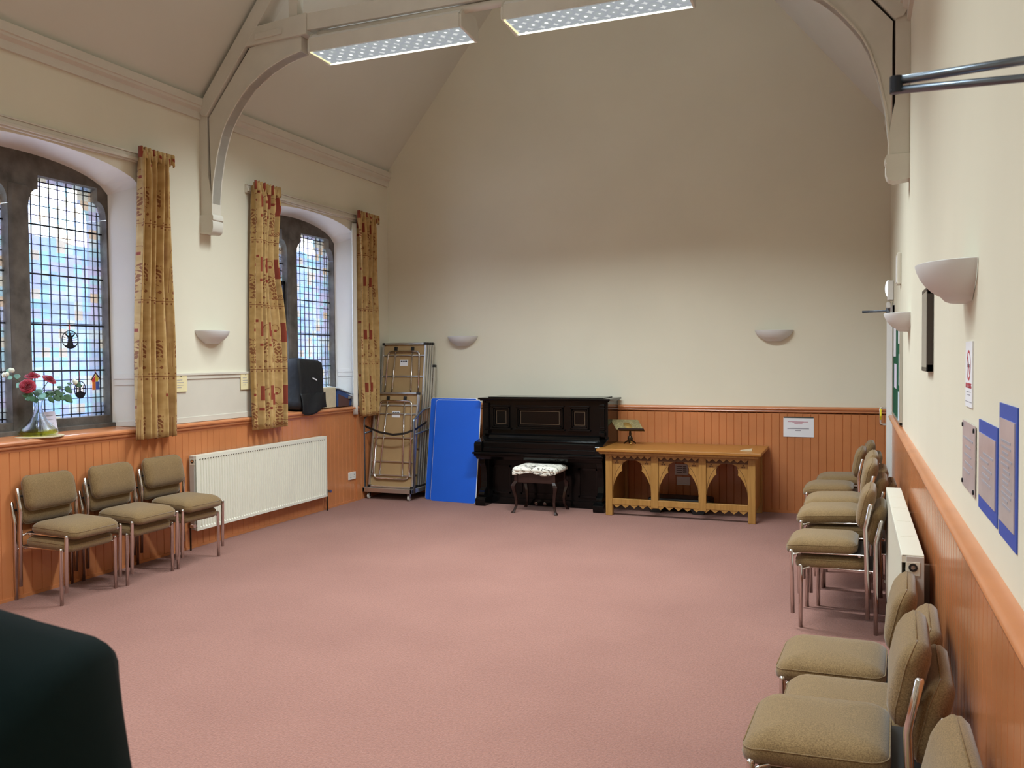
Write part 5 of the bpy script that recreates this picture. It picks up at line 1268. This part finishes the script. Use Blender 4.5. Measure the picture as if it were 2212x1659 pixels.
# ================================================================== the person at lower left, seen only as a dark shoulder
pr = thing('person', 'person in a dark green-black jacket, only the near shoulder showing at lower left', 'person', (-.72, .30, 0))
o_ = Vector((-.672, .362, 0)); ax_ = Vector((.928, .372, 0)); fw_ = Vector((-.372, .928, 0))
def B(u_, f_, z): return o_ + ax_ * u_ + fw_ * f_ + Vector((0, 0, z))
J = {'pelvis': (0, 0, .96, .150), 'waist': (0, .0, 1.10, .140), 'chest': (0, .0, 1.27, .155), 'upper': (0, -.01, 1.39, .125), 'neck': (0, .0, 1.485, .062), 'skull': (0, .02, 1.585, .085), 'crown': (0, .02, 1.675, .088)}
for s, nm in ((-1, 'L'), (1, 'R')):
    J['sh' + nm] = (s * .145, -.01, 1.390, .094); J['ua' + nm] = (s * .166, -.01, 1.28, .074); J['el' + nm] = (s * .185, -.02, 1.10, .058); J['wr' + nm] = (s * .225, .10, .90, .040); J['pa' + nm] = (s * .218, .15, .825, .034)
    J['hip' + nm] = (s * .095, 0, .88, .112); J['kn' + nm] = (s * .10, .02, .49, .072); J['an' + nm] = (s * .10, -.01, .085, .050); J['toe' + nm] = (s * .115, .14, .045, .042)
E_ = [('pelvis', 'waist'), ('waist', 'chest'), ('chest', 'upper'), ('upper', 'neck'), ('neck', 'skull'), ('skull', 'crown')]
for nm in 'LR': E_ += [('upper', 'sh' + nm), ('sh' + nm, 'ua' + nm), ('ua' + nm, 'el' + nm), ('el' + nm, 'wr' + nm), ('wr' + nm, 'pa' + nm), ('pelvis', 'hip' + nm), ('hip' + nm, 'kn' + nm), ('kn' + nm, 'an' + nm), ('an' + nm, 'toe' + nm)]
keys = list(J)
# five fingers on each hand, each a short chain rooted in the palm
for s, nm in ((-1, 'L'), (1, 'R')):
    for k, (du, ln_) in enumerate(((-.026, .060), (-.009, .074), (.009, .070), (.026, .054))):
        a, b_ = 'f%s%da' % (nm, k), 'f%s%db' % (nm, k); u0 = s * .218
        J[a] = (u0, .172 + du, .790 - .01 * k * 0, .0095); J[b_] = (u0 - s * .012, .180 + du, .790 - ln_, .0085); E_ += [('pa' + nm, a), (a, b_)]
    J['th' + nm + 'a'] = (s * .205, .195, .83, .011); J['th' + nm + 'b'] = (s * .198, .215, .785, .0095); E_ += [('pa' + nm, 'th' + nm + 'a'), ('th' + nm + 'a', 'th' + nm + 'b')]
keys = list(J)
me = bpy.data.meshes.new('body'); me.from_pydata([tuple(B(*J[k][:3]) - LOC[pr.name]) for k in keys], [(keys.index(a), keys.index(b_)) for a, b_ in E_], [])
bm = bmesh.new(); bm.from_mesh(me); sk_ = bm.verts.layers.skin.verify(); bm.verts.ensure_lookup_table()
for i, k in enumerate(keys):
    r_ = J[k][3]; bm.verts[i][sk_].radius = (r_, r_ * (.78 if k in ('waist', 'chest', 'pelvis', 'upper') else 1)); bm.verts[i][sk_].use_root = (k == 'pelvis')
bm.to_mesh(me); bm.free()
bo = bpy.data.objects.new('body', me); C.objects.link(bo); bo.parent = pr
md = bo.modifiers.new('skin', 'SKIN'); md.use_smooth_shade = True
md = bo.modifiers.new('sub', 'SUBSURF'); md.levels = 2; md.render_levels = 2
# clothes and skin are zones of the one continuous body, chosen by height
m = bpy.data.materials.new('person_zones'); m.use_nodes = True; n, l = nodes(m); b = n['Principled BSDF']; b.inputs['Roughness'].default_value = .92; b.inputs['Specular IOR Level'].default_value = .15
tc = n.new('ShaderNodeTexCoord'); sp_ = n.new('ShaderNodeSeparateXYZ'); l.new(tc.outputs['Object'], sp_.inputs[0])
r = n.new('ShaderNodeValToRGB'); r.color_ramp.interpolation = 'CONSTANT'
mr = n.new('ShaderNodeMapRange'); mr.inputs['From Min'].default_value = 0; mr.inputs['From Max'].default_value = 2; l.new(sp_.outputs[2], mr.inputs['Value']); l.new(mr.outputs[0], r.inputs['Fac'])
r.color_ramp.elements[0].position = 0; r.color_ramp.elements[0].color = (.010, .009, .008, 1)
r.color_ramp.elements[1].position = .05; r.color_ramp.elements[1].color = (.010, .010, .014, 1)
for p_, c_ in ((.44, (.004, .012, .013)), (.755, (.50, .28, .19))):
    e = r.color_ramp.elements.new(p_); e.color = (*c_, 1)
l.new(r.outputs['Color'], b.inputs['Base Color']); me.materials.append(m)
hr = MB(); hc = B(0, .005, 1.665)
hr.loops([[tuple(hc + ax_ * (.098 * s_ * math.cos(2 * PI * k / 20)) + fw_ * (.108 * s_ * math.sin(2 * PI * k / 20) - .012) + Vector((0, 0, z + (.03 * max(0, math.sin(2 * PI * k / 20)) if z < 0 else 0)))) for k in range(20)] for s_, z in ((.90, -.09), (1.0, -.04), (1.02, .02), (.90, .07), (.60, .105), (.2, .118))]); obj('hair', hr, 'hair', pr, smooth=True)
cl = MB(); cl.loops([[tuple(B(.082 * s_ * math.cos(2 * PI * k / 20), .075 * s_ * math.sin(2 * PI * k / 20), z)) for k in range(20)] for s_, z in ((1.35, 1.435), (1.1, 1.47), (.95, 1.50), (.88, 1.50))], False, False); obj('collar', cl, 'jacket', pr, smooth=True, solid=.006)
fc = MB()
for s in (-1, 1): fc.sphere(tuple(B(s * .034, .098, 1.635)), .012, 10, 8)
obj('eye', fc, 'paper', pr, smooth=True)
fc = MB(); fc.loops([[tuple(B(dx * w_, f_, z)) for dx, f_ in ((-1, .09), (0, .112 + d), (1, .09))] for z, w_, d in ((1.638, .008, .0), (1.605, .014, .014), (1.590, .016, .018), (1.583, .010, .004))]); obj('nose', fc, 'skin', pr, smooth=True)
fc = MB()
for s in (-1, 1): fc.sphere(tuple(B(s * .092, .0, 1.61)), (.012, .020, .032), 10, 8)
obj('ear', fc, 'skin', pr, smooth=True)
fc = MB(); fc.sphere(tuple(B(0, .098, 1.555)), (.026, .010, .008), 12, 8); obj('mouth', fc, 'ink_red_soft', pr, smooth=True)

# ================================================================== outdoors: a hillside and the overcast sky
rnd = random.Random(11)
def hillz(y): return 11.0 + 5.5 * math.exp(-((y - 61) / 6.0) ** 2) + 8.5 / (1 + math.exp(-(y - 100) / 5.0)) + .7 * math.sin(y * .37) + .35 * math.sin(y * .9)
hl = MB()
def HP(u_, v_):
    y = -40 + 240 * u_; d = v_
    x = -22 - 60 * d; z = -3 + (hillz(y) + 3) * (d ** .8) + .5 * math.sin(u_ * 160 + d * 30) * d
    return (x, y, z)
hl.grid(HP, 160, 20); struct(obj('hills', hl, 'hill_haze', smooth=True))
W_ = bpy.data.worlds.new('overcast_sky'); S.world = W_; W_.use_nodes = True
n, l = W_.node_tree.nodes, W_.node_tree.links; bgn = n['Background']; bgn.inputs['Color'].default_value = (.80, .90, 1.0, 1); bgn.inputs['Strength'].default_value = 7.5

# ================================================================== camera
F_PX, PITCH, ROLL, YAW = 1850.13, math.radians(1.70493), math.radians(0.47570), math.radians(21.85111)
fw = Vector((-math.sin(YAW) * math.cos(PITCH), math.cos(YAW) * math.cos(PITCH), -math.sin(PITCH)))
rt = Vector((math.cos(YAW), math.sin(YAW), 0)); dn = fw.cross(rt)
c_, s_ = math.cos(ROLL), math.sin(ROLL); r2 = rt * c_ + dn * s_; d2 = -rt * s_ + dn * c_
cam = bpy.data.cameras.new('camera'); cam.sensor_width = 36; cam.lens = F_PX / 2212 * 36; cam.clip_start = .05; cam.clip_end = 500
cam.dof.use_dof = True; cam.dof.focus_distance = 6.0; cam.dof.aperture_fstop = 17.0
co = bpy.data.objects.new('camera', cam); C.objects.link(co)
m4 = Matrix(((r2.x, -d2.x, -fw.x, 0), (r2.y, -d2.y, -fw.y, 0), (r2.z, -d2.z, -fw.z, 1.65), (0, 0, 0, 1)))
co.matrix_world = m4; S.camera = co
vs_ = S.view_settings; vs_.view_transform = 'Standard'; vs_.look = 'None'; vs_.gamma = 1.0; vs_.exposure = 0.0; vs_.use_curve_mapping = False
